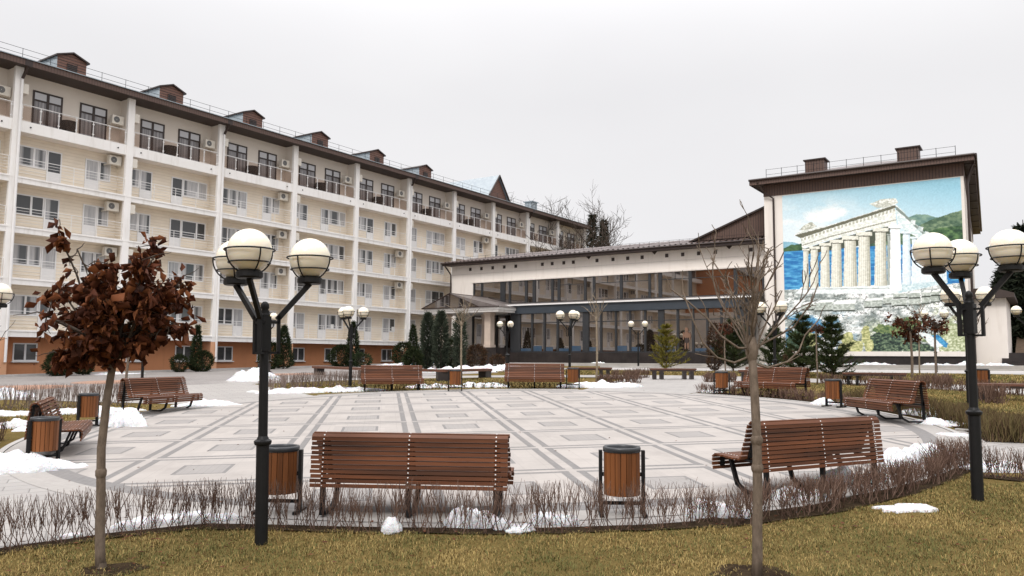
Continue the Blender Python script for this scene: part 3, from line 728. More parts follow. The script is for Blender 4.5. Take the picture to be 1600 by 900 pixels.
    for q in range(nx+1):
        x = xa+(xb-xa)*q/nx; top_ = min(1., max(.02, (x-xa)/(A[3][0]-xa))); hgt = .06*math.sin(2*math.pi*x/.44)
        for g_ in range(9):
            f = top_*g_/8; vs.append((x, e-.08+(ridge-e+.08)*f, 10.5+(A[2][2]-10.5)*f+hgt+.062))
    r.add(vs, [(q*9+g_, (q+1)*9+g_, (q+1)*9+g_+1, q*9+g_+1) for q in range(nx) for g_ in range(8)], 1)
    r.box(X(-45.75), X(-15.92), e-.1, e-.02, 10.24, 10.5, 2)
    r.tube([(X(-45.85), e-.16, 10.47), (X(-15.95), e-.16, 10.47)], .07, 8, 2)
    rf = r.build('roof', [M['soffit'], M['tile'], M['darkframe']], root)
    gd = MB()
    for k in range(34):
        v = -44+k*.84; y = e+.8; z = 10.5+sl*.88; gd.tube([(X(v), y, z-.03), (X(v), y, z+.42)], .012, 4)
    for h in (.2, .4): gd.tube([(X(-44), e+.8, 10.5+sl*.88+h), (X(-16.2), e+.8, 10.5+sl*.88+h)], .010, 4)
    gd.build('snow_guard', M['black'], rf)
    g = MB(); g.prism([(X(-21.9), 10.9), (X(-15.93), 10.9), (X(-15.93), 13.15)], .3, .45, 1, 0)
    g.add([(X(-22.3), .1, 10.88), (X(-15.93), .1, 13.28), (X(-15.93), 9, 13.28), (X(-22.3), 9, 10.88), (X(-22.3), .1, 10.74), (X(-15.93), .1, 13.14)], [(0, 1, 2, 3), (0, 4, 5, 1)], 1)
    g.build('side_gable', [M['clad_v'], M['darkframe']], root)
    for v, off in ((-45.42, .0), (-15.97, 0)):
        mb = MB(); mb.tube([(X(v)-.1, e-.1, 10.35), (X(v)-.02, e+.25, 10.0), (X(v)+.1, -.14, 9.5), (X(v)+.1, -.14, 1.2)], .07, 8); mb.build('downpipe', M['darkframe'], root)
    # entrance porch
    po = MB(); P0, P1, q0, q1 = -44.1, -36.5, 52.4, 57.4
    def pb(v0, v1, d0, d1, z0, z1, mi=0): b(po, v0, v1, d0, d1, z0, z1, mi)
    pb(P0, P1, q0, q1, 5.62, 5.8); pb(P0-.12, P1+.12, q0-.12, q1, 5.8, 6.02)
    z0, z1 = 6.03, 7.25
    c = (P0+P1)/2
    xa, xb, xm = X(P0-.25), X(P1+.25), X(c)
    ya, yb = q0-.25-57.5, 57.4-57.5
    xm, xr = X(-41.3), X(-38.2)
    po.add([(xa, ya, z0), (xr, ya, z0), (xm, ya+.02, z1)], [(0, 1, 2)], 3)
    po.add([(xa, ya, z0), (xb, ya, z0), (xa, yb, z0), (xb, yb, z0), (xm, ya+.02, z1), (xm, yb, z1), (xr, ya, z0)], [(6, 1, 4), (0, 4, 5, 2), (1, 3, 5, 4)], 1)
    po.tube([(xm, ya-.02, z1), (xm, ya-.02, z0)], .03, 5, 2); po.tube([(xr, ya-.02, z0), (xm, ya-.02, z1)], .04, 5, 2)
    po.tube([(xa, ya, z0), (xb, ya, z0)], .05, 6, 2); po.tube([(xm, ya, z1), (xm, yb, z1)], .05, 6, 2); po.tube([(xm, ya, z1), (xa, ya, z0)], .05, 6, 2)
    po.build('porch_roof', [M['white'], M['seam'], M['darkframe'], M['mirror']], root)
    for v in (-39.9, -38.05, -42.9):
        d = 53.4 if v > -39 else (53.8 if v < -42 else 55.6)
        m = MB(); r0 = .30
        m.box(X(v)-r0, X(v)+r0, d-57.5-r0, d-57.5+r0, 2.95, 5.4); m.box(X(v)-.37, X(v)+.37, d-57.5-.37, d-57.5+.37, 2.72, 2.948); m.box(X(v)-.36, X(v)+.36, d-57.5-.36, d-57.5+.36, 5.402, 5.618)
        m.build('porch_column', M['stone'], root)
    m = MB(); b(m, -44.2, -37.02, 52.9, 57.4, .7, 2.72)
    for k in range(7): b(m, -44.2-.32*(k+1), -44.2-.32*k-.003, 53.2, 57.2, .7, 2.72-.24*(k+1))
    m.build('porch_steps', M['granite'], root)
    m = MB(); m.box(X(-42.7), X(-37.1), -.1, -.02, 2.74, 5.6); o = m.build('entrance_glazing', M['mirror'], root)
    m = MB()
    for v in (-42.7, -41.2, -40.1, -39.0, -37.9, -37.2): b(m, v-.07, v+.07, 57.3, 57.398, 2.74, 5.6)
    m.build('entrance_frame', M['graphite'], o)
    m = MB()
    for k in range(4):
        z = 2.72-.55*k; v = -44.4-.7*k; m.tube([(X(v), 52.95-57.5, z-.4), (X(v), 52.95-57.5, z+.75)], .025, 5)
    for h in (.45, .75): m.tube([(X(-44.3), 52.95-57.5, 2.76+h), (X(-46.5), 52.95-57.5, 1.05+h)], .022, 5)
    m.build('stair_handrail', M['paint'], root)
    return root
annex()

# ------------------------------------------------------------------ mural building
def paint_mural(W, Hh):
    """colour of every point of the printed picture: sky, hills, sea, a ruined temple on rocks"""
    def vnoise(x, y, s, oct=4, seed=0, sy=None):
        out = np.zeros_like(x); amp = 1.; tot = 0; sy = sy or s
        for o in range(oct):
            g = np.random.default_rng(seed*31+o).random((64, 64))
            a, c = x/s*(2**o), y/sy*(2**o); i, j = np.floor(a).astype(int), np.floor(c).astype(int)
            fx, fy = a-i, c-j; fx = fx*fx*(3-2*fx); fy = fy*fy*(3-2*fy)
            g00 = g[i % 64, j % 64]; g10 = g[(i+1) % 64, j % 64]; g01 = g[i % 64, (j+1) % 64]; g11 = g[(i+1) % 64, (j+1) % 64]
            out += amp*((g00*(1-fx)+g10*fx)*(1-fy)+(g01*(1-fx)+g11*fx)*fy); tot += amp; amp *= .55
        return out/tot
    u, w = np.meshgrid(np.linspace(0, 1, W), np.linspace(0, 1, Hh))       # w = 0 at the top
    vv = w.copy()
    # flat picture coordinates (bilinear + perspective of the flat panel)
    src = np.array([(0, 0), (1, 0), (1, 1), (0, 1)], float); dst = np.array([(38, 115), (905, 17), (937, 868), (55, 865)], float)
    A = []
    for (a, c), (p, q) in zip(src, dst): A += [[a, c, 1, 0, 0, 0, -p*a, -p*c], [0, 0, 0, a, c, 1, -q*a, -q*c]]
    h = np.linalg.solve(np.array(A), dst.ravel()); den = h[6]*u+h[7]*w+1
    X = (h[0]*u+h[1]*w+h[2])/den; Y = (h[3]*u+h[4]*w+h[5])/den
    C = np.zeros((Hh, W, 3))
    rgb = lambda *c: np.array(c, float)
    wob = (vnoise(X, Y, 14, 3, 5)-.5)*9; wob2 = (vnoise(X, Y, 14, 3, 6)-.5)*9
    def inside(poly, rough=0.):
        x, y = X+wob*rough, Y+wob2*rough; m = np.zeros(X.shape, bool); n = len(poly)
        for k in range(n):
            (x0, y0), (x1, y1) = poly[k], poly[(k+1) % n]
            if y0 == y1: continue
            c = ((y0 > y) != (y1 > y)) & (x < (x1-x0)*(y-y0)/(y1-y0)+x0); m ^= c
        return m
    def put(mask, col):
        C[mask] = col[mask] if getattr(col, 'ndim', 1) == 3 else col
    def lerp(a, c, t): t = np.clip(t, 0, 1)[..., None]; return a*(1-t)+c*t
    # sky and cloud
    C[:] = lerp(rgb(148, 194, 212), rgb(212, 224, 229), (Y-20)/300-(X-500)/2600)
    cl = vnoise(X, Y, 110, 5, 1, 60)
    C[:] = lerp(C, rgb(238, 236, 234), np.clip((cl-.5)*3.2, 0, 1)*np.clip(1-abs(Y-235)/140, 0, 1)*np.clip((560-X)/300, 0, 1))
    C[:] = lerp(C, rgb(242, 238, 234), np.clip(1.25-(((X-245)/105)**2+((Y-200)/38)**2)+(cl-.5)*2.4, 0, 1)*.85)
    # hills
    hn = vnoise(X, Y, 26, 5, 2, 14)
    def hill(poly, a, c): put(inside(poly, .6), lerp(a, c, (hn-.3)*2.4))
    hill([(40, 336), (90, 338), (130, 352), (135, 395), (40, 395)], rgb(120, 165, 185), rgb(145, 185, 200))
    hill([(630, 225), (690, 201), (740, 202), (790, 216), (940, 200), (940, 345), (630, 345)], rgb(98, 130, 124), rgb(134, 160, 144))
    hill([(690, 262), (760, 228), (850, 196), (940, 172), (940, 345), (690, 345)], rgb(70, 96, 78), rgb(138, 156, 124))
    hill([(690, 300), (800, 268), (940, 250), (940, 350), (690, 350)], rgb(36, 66, 46), rgb(98, 128, 84))
    hill([(40, 372), (80, 352), (140, 346), (140, 392), (40, 392)], rgb(36, 70, 52), rgb(80, 110, 74))
    hill([(440, 300), (560, 290), (740, 300), (740, 370), (440, 365)], rgb(52, 82, 66), rgb(110, 135, 105))
    # sea
    sea = (Y > 386-(X-40)*.065) & (Y < 590)
    sn = vnoise(X, Y, 34, 5, 3, 7)
    put(sea, lerp(rgb(38, 112, 170), rgb(112, 186, 220), (sn-.32)*2.3+(Y-560)/900))
    # rocky ground
    rn = vnoise(X, Y, 40, 5, 4, 18); rf = vnoise(X, Y, 9, 3, 8, 6)
    rock = Y > 566+(vnoise(X, Y*0, 60, 2, 9)-.5)*16-(X > 600)*(X-600)*.12
    gcol = lerp(rgb(128, 138, 136), rgb(246, 248, 246), (rn-.24)*2.2+(rf-.5)*.9)
    put(rock, gcol)
    cr = vnoise(X, Y, 26, 4, 12, 11)
    put(rock & (abs(cr-.5) < .022), rgb(92, 98, 92)*np.ones(3))
    blue = vnoise(X, Y, 60, 4, 14, 24)
    C[:] = lerp(C, lerp(rgb(36, 110, 165), rgb(120, 180, 210), (rf-.3)*2), np.clip((blue-.50)*7, 0, 1)*np.clip((Y-670)/40, 0, 1)*np.clip((420-X)/160, 0, 1)*.9)
    gr = vnoise(X, Y, 46, 5, 15, 22)
    C[:] = lerp(C, lerp(rgb(52, 74, 44), rgb(166, 178, 112), (rf-.3)*2.2), np.clip((gr-.46)*6, 0, 1)*np.clip((Y-690)/60, 0, 1)*np.clip((X-380)/200, 0, 1)*.9)
    C[:] = lerp(C, lerp(rgb(150, 160, 120), rgb(225, 228, 205), (rf-.3)*2.2), np.clip((gr-.52)*6, 0, 1)*np.clip((Y-620)/60, 0, 1)*np.clip((X-700)/100, 0, 1)*.8)
    def shade(poly, a, c, rough=.8, n=None): put(inside(poly, rough), lerp(a, c, ((rf if n is None else n)-.3)*2.2))
    shade([(440, 865), (450, 800), (500, 770), (600, 790), (700, 820), (760, 840), (790, 868), (440, 868)], rgb(22, 42, 38), rgb(128, 146, 116), 2.)
    shade([(800, 868), (790, 800), (830, 740), (900, 730), (937, 760), (937, 868)], rgb(140, 150, 110), rgb(222, 226, 200), 2.)
    shade([(470, 770), (500, 735), (560, 740), (640, 700), (720, 720), (700, 760), (600, 790)], rgb(70, 96, 60), rgb(150, 160, 110), 2.)
    shade([(740, 790), (790, 785), (840, 830), (835, 850), (790, 835)], rgb(40, 120, 170), rgb(96, 170, 208), 1.)
    shade([(690, 775), (750, 780), (815, 840), (770, 850)], rgb(205, 218, 220), rgb(238, 240, 238), 1.)
    shade([(60, 868), (60, 800), (100, 760), (150, 780), (190, 868)], rgb(40, 66, 56), rgb(120, 140, 110), 2.)
    yb = vnoise(X, Y, 22, 3, 16)
    for cx, cy, rx_, ry_ in ((355, 815, 34, 52), (395, 845, 40, 40), (440, 790, 24, 48), (455, 840, 26, 36), (325, 850, 30, 26), (180, 810, 28, 36), (165, 770, 14, 18)):
        put((((X-cx)/rx_)**2+((Y-cy)/ry_)**2 < .30+yb), lerp(rgb(128, 134, 84), rgb(228, 224, 172), (rf-.2)*1.6))
    # blocks of stone
    def block(x0, y0, x1, y1, dx=14, dy=12):
        shade([(x0, y0), (x1, y0-4), (x1, y1), (x0, y1+4)], rgb(150, 158, 150), rgb(206, 212, 206), .3)
        shade([(x0, y0), (x0+dx, y0-dy), (x1+dx*.4, y0-dy-3), (x1, y0-4)], rgb(226, 230, 228), rgb(244, 246, 244), .3)
        put(inside([(x0, y1), (x1, y1-3), (x1+2, y1+4), (x0, y1+6)], .3), rgb(64, 70, 62))
    for q in ((195, 632, 282, 668, 30, 14), (284, 640, 388, 668, 20, 22), (432, 622, 520, 652), (524, 608, 572, 636), (566, 616, 642, 644), (574, 588, 644, 606), (648, 612, 708, 640), (650, 586, 706, 606), (712, 606, 752, 634), (712, 584, 756, 600), (756, 600, 800, 626), (758, 580, 800, 594), (802, 596, 840, 620), (130, 640, 190, 664)):
        block(*q)
    # platform steps
    shade([(130, 556), (600, 544), (600, 582), (560, 588), (100, 588)], rgb(214, 222, 222), rgb(240, 243, 242), .2)
    shade([(600, 546), (838, 516), (838, 536), (600, 586)], rgb(176, 200, 206), rgb(222, 232, 234), .2)
    put((abs(Y-566+(X-130)*.012) < 1.6) & (X > 130) & (X < 600), rgb(160, 170, 168))
    # colonnade: inner shade, then columns
    put(inside([(140, 372), (270, 330), (480, 275), (560, 258), (560, 330), (140, 400)], .2), rgb(78, 84, 72))
    def column(cx, w, yt, yb_, lit, drk, side=.55):
        t = np.clip((Y-yt)/(yb_-yt), 0, 1); hw = w*(.40+.10*t)
        m = (Y > yt) & (Y < yb_) & (abs(X-cx) < hw)
        s = (X-cx)/np.maximum(hw, 1)
        fl = .5+.5*np.cos(s*math.pi*6.)
        tone = np.clip(.95-np.clip(s-side+.5, 0, 2)*.42-.26*(1-fl)+(rf-.5)*.3, 0, 1)
        put(m, lerp(drk, lit, tone))
        cm = (Y > yt-w*.16) & (Y < yt+w*.12) & (abs(X-cx) < w*.60)
        put(cm, lerp(drk, lit, .82+(rf-.5)*.4))
        put((Y > yt+w*.12) & (Y < yt+w*.2) & (abs(X-cx) < w*.44), drk*.75)
    for cx, w, yt, yb_ in ((530, 20, 300, 545), (402, 20, 330, 548), (275, 16, 350, 552)):
        column(cx+25, w, yt, yb_, rgb(178, 186, 180), rgb(96, 104, 98))
    for cx, w, yt, yb_ in ((152, 30, 376, 562), (193, 42, 366, 559), (245, 48, 350, 557), (300, 54, 335, 556), (366, 66, 318, 553), (434, 64, 298, 551), (514, 62, 278, 549)):
        column(cx, w, yt, yb_, rgb(240, 240, 230), rgb(122, 120, 102))
    put(inside([(625, 300), (835, 470), (835, 522), (625, 545)], .2) & (X > 690), rgb(206, 222, 228))
    for k in range(13):
        q = (k/12)**.62; cx = 640+190*q; w = 36*(1-q)+8
        column(cx, w, 290+175*q**1.25, 543-22*q, rgb(240, 246, 248), rgb(120, 150, 166), .8)
    column(586, 58, 262, 572, rgb(250, 252, 250), rgb(196, 204, 202), .9)
    # entablature
    shade([(128, 318), (250, 275), (585, 168), (592, 254), (480, 272), (270, 326), (134, 370)], rgb(206, 210, 202), rgb(246, 247, 242), .2)
    put(inside([(134, 352), (270, 308), (480, 252), (590, 226), (590, 231), (480, 258), (270, 314), (134, 357)], .2), rgb(150, 150, 136))
    dent = (np.floor(X/9.) % 2 == 0)
    put(inside([(130, 322), (250, 280), (586, 172), (586, 186), (250, 293), (130, 334)], .2) & dent, rgb(178, 178, 164))
    shade([(95, 306), (130, 282), (240, 262), (330, 236), (470, 190), (582, 142), (588, 166), (250, 272), (130, 318)], rgb(200, 205, 198), rgb(244, 245, 242), .5)
    put(inside([(98, 306), (250, 264), (586, 156), (588, 170), (250, 278), (128, 320)], .5), rgb(104, 104, 88))
    shade([(118, 282), (150, 252), (182, 240), (206, 262), (160, 280)], rgb(150, 152, 138), rgb(228, 230, 222), .8)
    shade([(460, 152), (515, 128), (590, 122), (600, 146), (560, 160), (500, 172)], rgb(176, 178, 166), rgb(244, 246, 242), .6)
    shade([(585, 150), (632, 192), (634, 206), (700, 262), (760, 324), (800, 372), (796, 392), (745, 346), (600, 258)], rgb(196, 212, 214), rgb(240, 244, 242), .4)
    put(inside([(588, 160), (634, 200), (764, 328), (762, 338), (632, 214), (588, 178)], .5), rgb(128, 140, 134))
    for cx, cy in ((670, 240), (706, 272), (735, 296), (754, 316)):
        shade([(cx-14, cy+4), (cx-4, cy-14), (cx+16, cy-8), (cx+14, cy+14)], rgb(170, 186, 186), rgb(240, 242, 240), .8)
    C += ((vnoise(X, Y, 5, 2, 20)-.5)*16)[..., None]
    s = np.clip((C-128)*1.13+129, 0, 252)/255.
    lin = np.where(s <= .04045, s/12.92, ((s+.055)/1.055)**2.4)
    return u, vv, lin

def mural_building():
    D0 = 55.5
    p = DV*D0+VV*(-9.5)
    root = empty('mural_building', (p.x, p.y, 0), ROTB, 'tall cream building with brown eaves carrying the huge temple mural on its end wall', 'building')
    X = lambda v: v+9.5
    w = MB(); w.box(X(-15.88), X(-3.62), 0, 32, 2.16, 13.3); w.build('wall', M['cream'], root)
    w = MB(); w.box(X(-15.88), X(-3.6), -.06, 32, 2.15, 2.43); w.build('base_course', M['cream'], root)
    w = MB(); w.box(X(-15.8), X(-3.7), .06, 31.9, .6, 2.149); w.build('plinth', M['granite'], root)
    w = MB(); w.box(X(-15.9), X(-3.58), -.04, 32.04, 13.302, 14.1); w.build('clad_band', M['clad_v'], root)
    r = MB(); ov = .75
    a0, a1, y0, y1 = X(-15.88)-ov, X(-3.6)+.62, -ov, 32+ov
    r.box(a0, a1, y0, y1, 14.102, 14.16, 0)
    r.box(a0-.03, a1+.03, y0-.03, y0-.001, 14.06, 14.40, 1); r.box(a1+.001, a1+.03, y0, y1, 14.06, 14.40, 1); r.box(a0-.03, a0-.001, y0, y1, 14.06, 14.40, 1)
    r.tube([(a0-.05, y0-.1, 14.40), (a1+.05, y0-.1, 14.40)], .08, 8, 3); r.tube([(a1+.1, y0, 14.40), (a1+.1, y1, 14.40)], .08, 8, 3)
    for k in range(9): r.box(a1-.6, a1-.02, .4+k*3.4, .5+k*3.4, 14.06, 14.1, 3)
    cx = (a0+a1)/2; sl = math.tan(R(15)); rz = 14.42+sl*(a1-a0)/2
    yh = y0+(a1-a0)/2
    r.add([(a0-.08, y0-.1, 14.42), (a1+.08, y0-.1, 14.42), (cx, yh, rz), (a0-.08, y1, 14.42), (a1+.08, y1, 14.42), (cx, y1, rz)], [(0, 1, 2), (1, 4, 5, 2), (0, 2, 5, 3)], 2)
    rf = r.build('roof', [M['soffit'], M['fascia'], M['tile'], M['darkframe']], root)
    g = MB()
    yy = y0+.55; z = 14.42+sl*.65
    for k in range(12):
        x = a0+1.0+(a1-a0-2.0)*k/11; g.tube([(x, yy, z-.05), (x, yy, z+.62)], .018, 5)
    for h in (.22, .58): g.tube([(a0+1, yy, z+h), (a1-1, yy, z+h)], .012, 4)
    g.build('roof_railing', M['black'], rf)
    for v in (-12.55, -6.75):
        c = MB(); c.box(X(v)-.62, X(v)+.62, .55, 1.7, 14.4, 15.62, 0); c.box(X(v)-.72, X(v)+.76, .45, 1.82, 15.62, 15.70, 1); c.build('chimney', [M['clad_v'], M['darkframe']], rf)
    for v in (-15.2,):
        mb = MB(); mb.tube([(X(v)-.9, -.78, 14.2), (X(v)-.5, -.35, 13.5), (X(v), -.12, 13.1), (X(v), -.12, 1.6)], .07, 8); mb.build('downpipe', M['darkframe'], root)
    for xx, yy_ in ((X(-3.45), .35), (X(-3.5), 1.3)):
        mb = MB(); mb.tube([(a1-.1, yy_, 14.1), (xx+.1, yy_, 13.4), (xx, yy_, 13.0), (xx, yy_, 1.6)], .075, 8); mb.build('downpipe', M['darkframe'], root)
    for o in root.children:
        if o.name.split('.')[0] in ('wall', 'roof', 'clad_band', 'plinth', 'base_course'):
            for q in o.data.vertices:
                if q.co.y > .5 and q.co.x > 0: q.co.x -= .048*q.co.y
    # mural print
    W, Hh = 400, 360
    u, w_, col = paint_mural(W, Hh)
    x = X(-14.62)+u*(10.83); z = 13.24-w_*(13.24-2.45)
    V = np.c_[x.ravel(), np.full(W*Hh, -.012), z.ravel()]
    idx = np.arange(W*Hh).reshape(Hh, W)
    F = np.stack([idx[1:, :-1], idx[1:, 1:], idx[:-1, 1:], idx[:-1, :-1]], -1).reshape(-1, 4)
    link('mural', npmesh('mural', V, F, M['muralprint'], col.reshape(-1, 3)), root)
    # side annex with cap and a service door wall
    s = MB(); s.box(X(-3.58), X(-1.75), 1.5, 9, 1.2, 5.75, 0); s.build('side_wing', M['cream'], root)
    s = MB(); s.box(X(-3.56), X(-1.3), 1.0, 9.4, 5.752, 6.02, 0); s.prism([(X(-3.56), 6.02), (X(-1.3), 6.02), (X(-2.3), 6.35), (X(-3.56), 6.35)], 1.0, 9.4, 1, 0); s.build('side_wing_roof', M['soffit'], root)
    return root
mural_building()
st = MB()
for k in range(5): st.box(0, 4.2, .35*k, .35*k+3.5-.3*k, .17*k-.4, .17*(k+1)-.003*k)
o = st.build('stone_steps', M['granite']); q = DV*56.2+VV*(-2.1); o.location = (q.x, q.y, 1.55); o.rotation_euler = (0, 0, ROTB)
tag(o, 'dark stone steps rising beside the white wall at the right edge', 'steps')
# raised bank behind the steps
bk = MB(); n = 14
vs = []
for j in range(6):
    for i in range(n):
        v = -1.5+i*3.; d = 58.+j*5
        q = DV*d+VV*v; vs.append((q.x, q.y, gz(q.x, q.y)-.1+min(1., j*.55)*1.9+.25*math.sin(i*1.3+j)))
bk.add(vs, [(j*n+i, j*n+i+1, (j+1)*n+i+1, (j+1)*n+i) for j in range(5) for i in range(n-1)])
struct(bk.build('leafy_bank', simple('leaf_litter', (.10, .062, .035), (.06, .04, .024), .95, 4, bmp=.03, bscale=20), None, True))

# a neighbour of the hotel, reflected in the annex glass
def neighbour():
    root = empty('orange_building', (*dv(-34, -40), 0), math.atan2(DV.y, DV.x), 'orange walled building with dark gable roof, mirrored in the upper glass band', 'building')
    w = MB(); w.box(0, 22, 0, 12, 0, 9.2, 1); w.box(0, 22, 0, 12, 9.201, 15.6); w.prism([(0, 15.6), (12, 15.6), (6, 19.5)], .02, 21.98, 0); w.build('wall', [M['terracotta'], M['greige']], root)
    r = MB(); r.prism([(-.6, 15.3), (6, 19.7), (12.6, 15.3), (12.6, 15.5), (6, 19.95), (-.6, 15.5)], -.5, 22.5, 0); r.build('roof', M['soffit'], root)
    for k in range(4):
        m = MB(); m.box(2+k*5.2, 3.4+k*5.2, -.06, -.002, 11.6, 13.4); m.build('window', M['curtain_low'], root)
neighbour()

# ------------------------------------------------------------------ slatted benches
def bench_proto():
    root = empty('slatted_bench', (0, 0, 0))
    Lh = 1.06
    # profile in (y, z): +y is the front
    back = [(-.315, .315), (-.265, .80)]; top = [(-.25, .835), (-.205, .858), (-.155, .845)]
    front = [(-.125, .80), (.005, .43)]; seat = [(.05, .405), (.43, .425)]; lip = [(.465, .405), (.478, .36), (.472, .31), (.46, .262)]
    def slat(mb, y, z, ang, th=.021, w=.040, jit=.0):
        t = Vector((0, math.cos(ang), math.sin(ang))); n = Vector((0, -math.sin(ang), math.cos(ang)))
        dx = random.uniform(-.008, .008)
        mb.obox((dx, y, z), (Lh, 0, 0), t*(w/2), n*(th/2))
        return n
    scr = []
    b = MB(); s = MB(); scw = MB()
    def run(mb, p, q, n, w):
        a = math.atan2(q[1]-p[1], q[0]-p[0])
        for k in range(n):
            f = k/(n-1) if n > 1 else 0
            y, z = p[0]+(q[0]-p[0])*f, p[1]+(q[1]-p[1])*f
            slat(mb, y, z, a, w=w); scr.append((y, z, a))
    run(b, back[0], back[1], 11, .038)
    for (y, z), a in zip(top, (R(55), R(5), R(-40))): slat(b, y, z, a, w=.042); scr.append((y, z, a))
    run(b, front[0], front[1], 8, .040)
    run(s, seat[0], seat[1], 9, .038)
    for (y, z), a in zip(lip, (R(-35), R(-75), R(-95), R(-98))): slat(s, y, z, a, w=.040); scr.append((y, z, a))
    for (y, z, a) in scr:
        nrm = Vector((0, -math.sin(a), math.cos(a)))
        out = nrm if not (y < -.26 or (y < -.2 and a > R(20))) else nrm
        for x in (-.93, 0, .93):
            for sg in (1,):
                c = Vector((x, y, z))+out*(.0125 if y > -.255 else .0125)
                (s if y > .03 else b).obox(c, (.006, 0, 0), Vector((0, math.cos(a), math.sin(a)))*.006, out*.0022, 1)
    b.build('backrest', [M['slat'], M['paint']], root); s.build('seat', [M['slat'], M['paint']], root)
    for x in (-.93, 0, .93):
        f = MB(); w = .026
        def bar(a, c, th=.03):
            a, c = Vector((x, *a)), Vector((x, *c)); t = (c-a); n = Vector((0, -t.z, t.y)).normalized()
            f.obox((a+c)/2, (w, 0, 0), t/2, n*(th/2))
        bar((-.268, .36), (-.228, .80)); bar((-.262, .44), (-.288, .0), .045); bar((-.30, .018), (.06, .018), .033)
        bar((.05, .015), (.20, .10), .035); bar((.19, .09), (.30, .385), .035); bar((.0, .40), (.44, .40), .03)
        bar((-.15, .81), (-.01, .42), .03); bar((-.24, .81), (-.15, .81), .03); bar((.44, .40), (.448, .28), .03); bar((-.268, .37), (.0, .39), .03)
        f.build('support_frame', M['black'], root)
    return root
BP = bench_proto()
G = 'slatted park benches round the plaza'
BP['category'] = 'bench'; BP['group'] = G
def face(a, b):  # heading so that the bench's +y points from a to b
    return math.atan2(b[1]-a[1], b[0]-a[0])-math.pi/2
C0 = (CX, CY)
benches = [
    ((-1.06, 8.80), R(-5), 'slatted bench seen square from behind, its back to the lawn between the two nearest bins'),
    ((3.64, 9.94), R(28), 'slatted bench seen from behind at an angle beside the bare pollarded tree at the right'),
    ((8.28, 17.55), R(93), 'slatted bench facing left in front of the olive hedge, beside the pointed snow heap'),
    ((7.92, 24.1), R(128), 'slatted bench partly behind the bare tree trunk, between two bins at the far right'),
    ((.82, 28.3), R(178), 'slatted bench at the far plaza edge, just left of a bin under a lamp'),
    ((-4.15, 27.6), R(193), 'slatted bench just right of the slim lamp, in front of the long curved bench'),
    ((-9.1, 20.6), R(-108), 'slatted bench between the tall snow heap and the flat snow patch on the left'),
    ((-7.78, 13.66), R(-66), 'leftmost slatted bench, with a bin standing at each end of it'),
]
for i, (p, rz, lab) in enumerate(benches):
    loc = on(*p, .018)
    if i == 0:
        BP.location = loc; BP.rotation_euler = (0, 0, rz); BP['label'] = lab
    else: dup(BP, loc, rz, lab)

# ------------------------------------------------------------------ bins
def bin_proto():
    root = empty('litter_bin', (0, 0, 0)); tag(root, '', 'bin', 'wooden litter bins round the plaza')
    b = MB(); n = 20; r = .182
    for k in range(n):
        a = 2*math.pi*k/n; d = Vector((math.cos(a), math.sin(a), 0)); t = Vector((-d.y, d.x, 0))
        b.obox(d*r+Vector((0, 0, .435)), d*.009, t*.0265, (0, 0, .225))
    b.build('slatted_drum', M['binwood'], root)
    m = MB(); m.lathe([(.168, .22), (.168, .60), (.165, .62)], 24); m.lathe([(0, .215), (.17, .215), (.17, .22)], 24); m.build('liner', M['bag'], root)
    m = MB(); m.lathe([(.165, .60), (.165, .70), (.172, .715), (.196, .715), (.203, .70), (.203, .668), (.196, .66), (.165, .66)], 28); m.build('rim', M['bag'], root, True)
    for s in (-1, 1):
        f = MB(); f.box(s*.228-.018, s*.228+.018, -.03, .03, 0.02, .675); f.box(s*.228-.022, s*.228+.022, -.17, .17, 0, .03)
        f.box(min(s*.195, s*.21), max(s*.195, s*.21), -.02, .02, .40, .44)
        f.build('post', M['black'], root)
    f = MB(); f.box(-.208, .208, -.018, .018, .10, .135); f.build('crossbar', M['black'], root)
    return root
def V2(x, y): return on(x, y)
BN = bin_proto()
bins = [
    (at(972, 806), R(-2), 'litter bin between the two nearest benches, seen in full from behind the low hedge'),
    (at(436, 802), R(-4), 'litter bin half hidden behind the pole of the nearest lamp on the left'),
    (V2(-7.12, 12.2), R(60), 'litter bin at the near end of the leftmost bench, above the big snow heap'),
    (at(136, 668), R(66), 'litter bin at the far end of the leftmost bench, behind the russet tree trunk'),
    (at(711, 611), R(4), 'litter bin on the far plaza edge below the right end of the curved bench'),
    (at(895, 607), R(-4), 'litter bin beside the far bench, right under a three globe lamp'),
    (at(1128, 617), R(-18), 'litter bin at the left end of the bench behind the bare pollarded tree'),
    (at(1303, 637), R(-62), 'litter bin turned edge on between the two benches on the right'),
    (at(1535, 612), R(-55), 'small distant litter bin just right of the near right lamp pole, on the back lawn'),
]
for i, (loc, rz, lab) in enumerate(bins):
    loc = loc+Vector((0, 0, .018))
    if i == 0: BN.location = loc; BN.rotation_euler = (0, 0, rz); BN['label'] = lab
    else: dup(BN, loc, rz, lab)

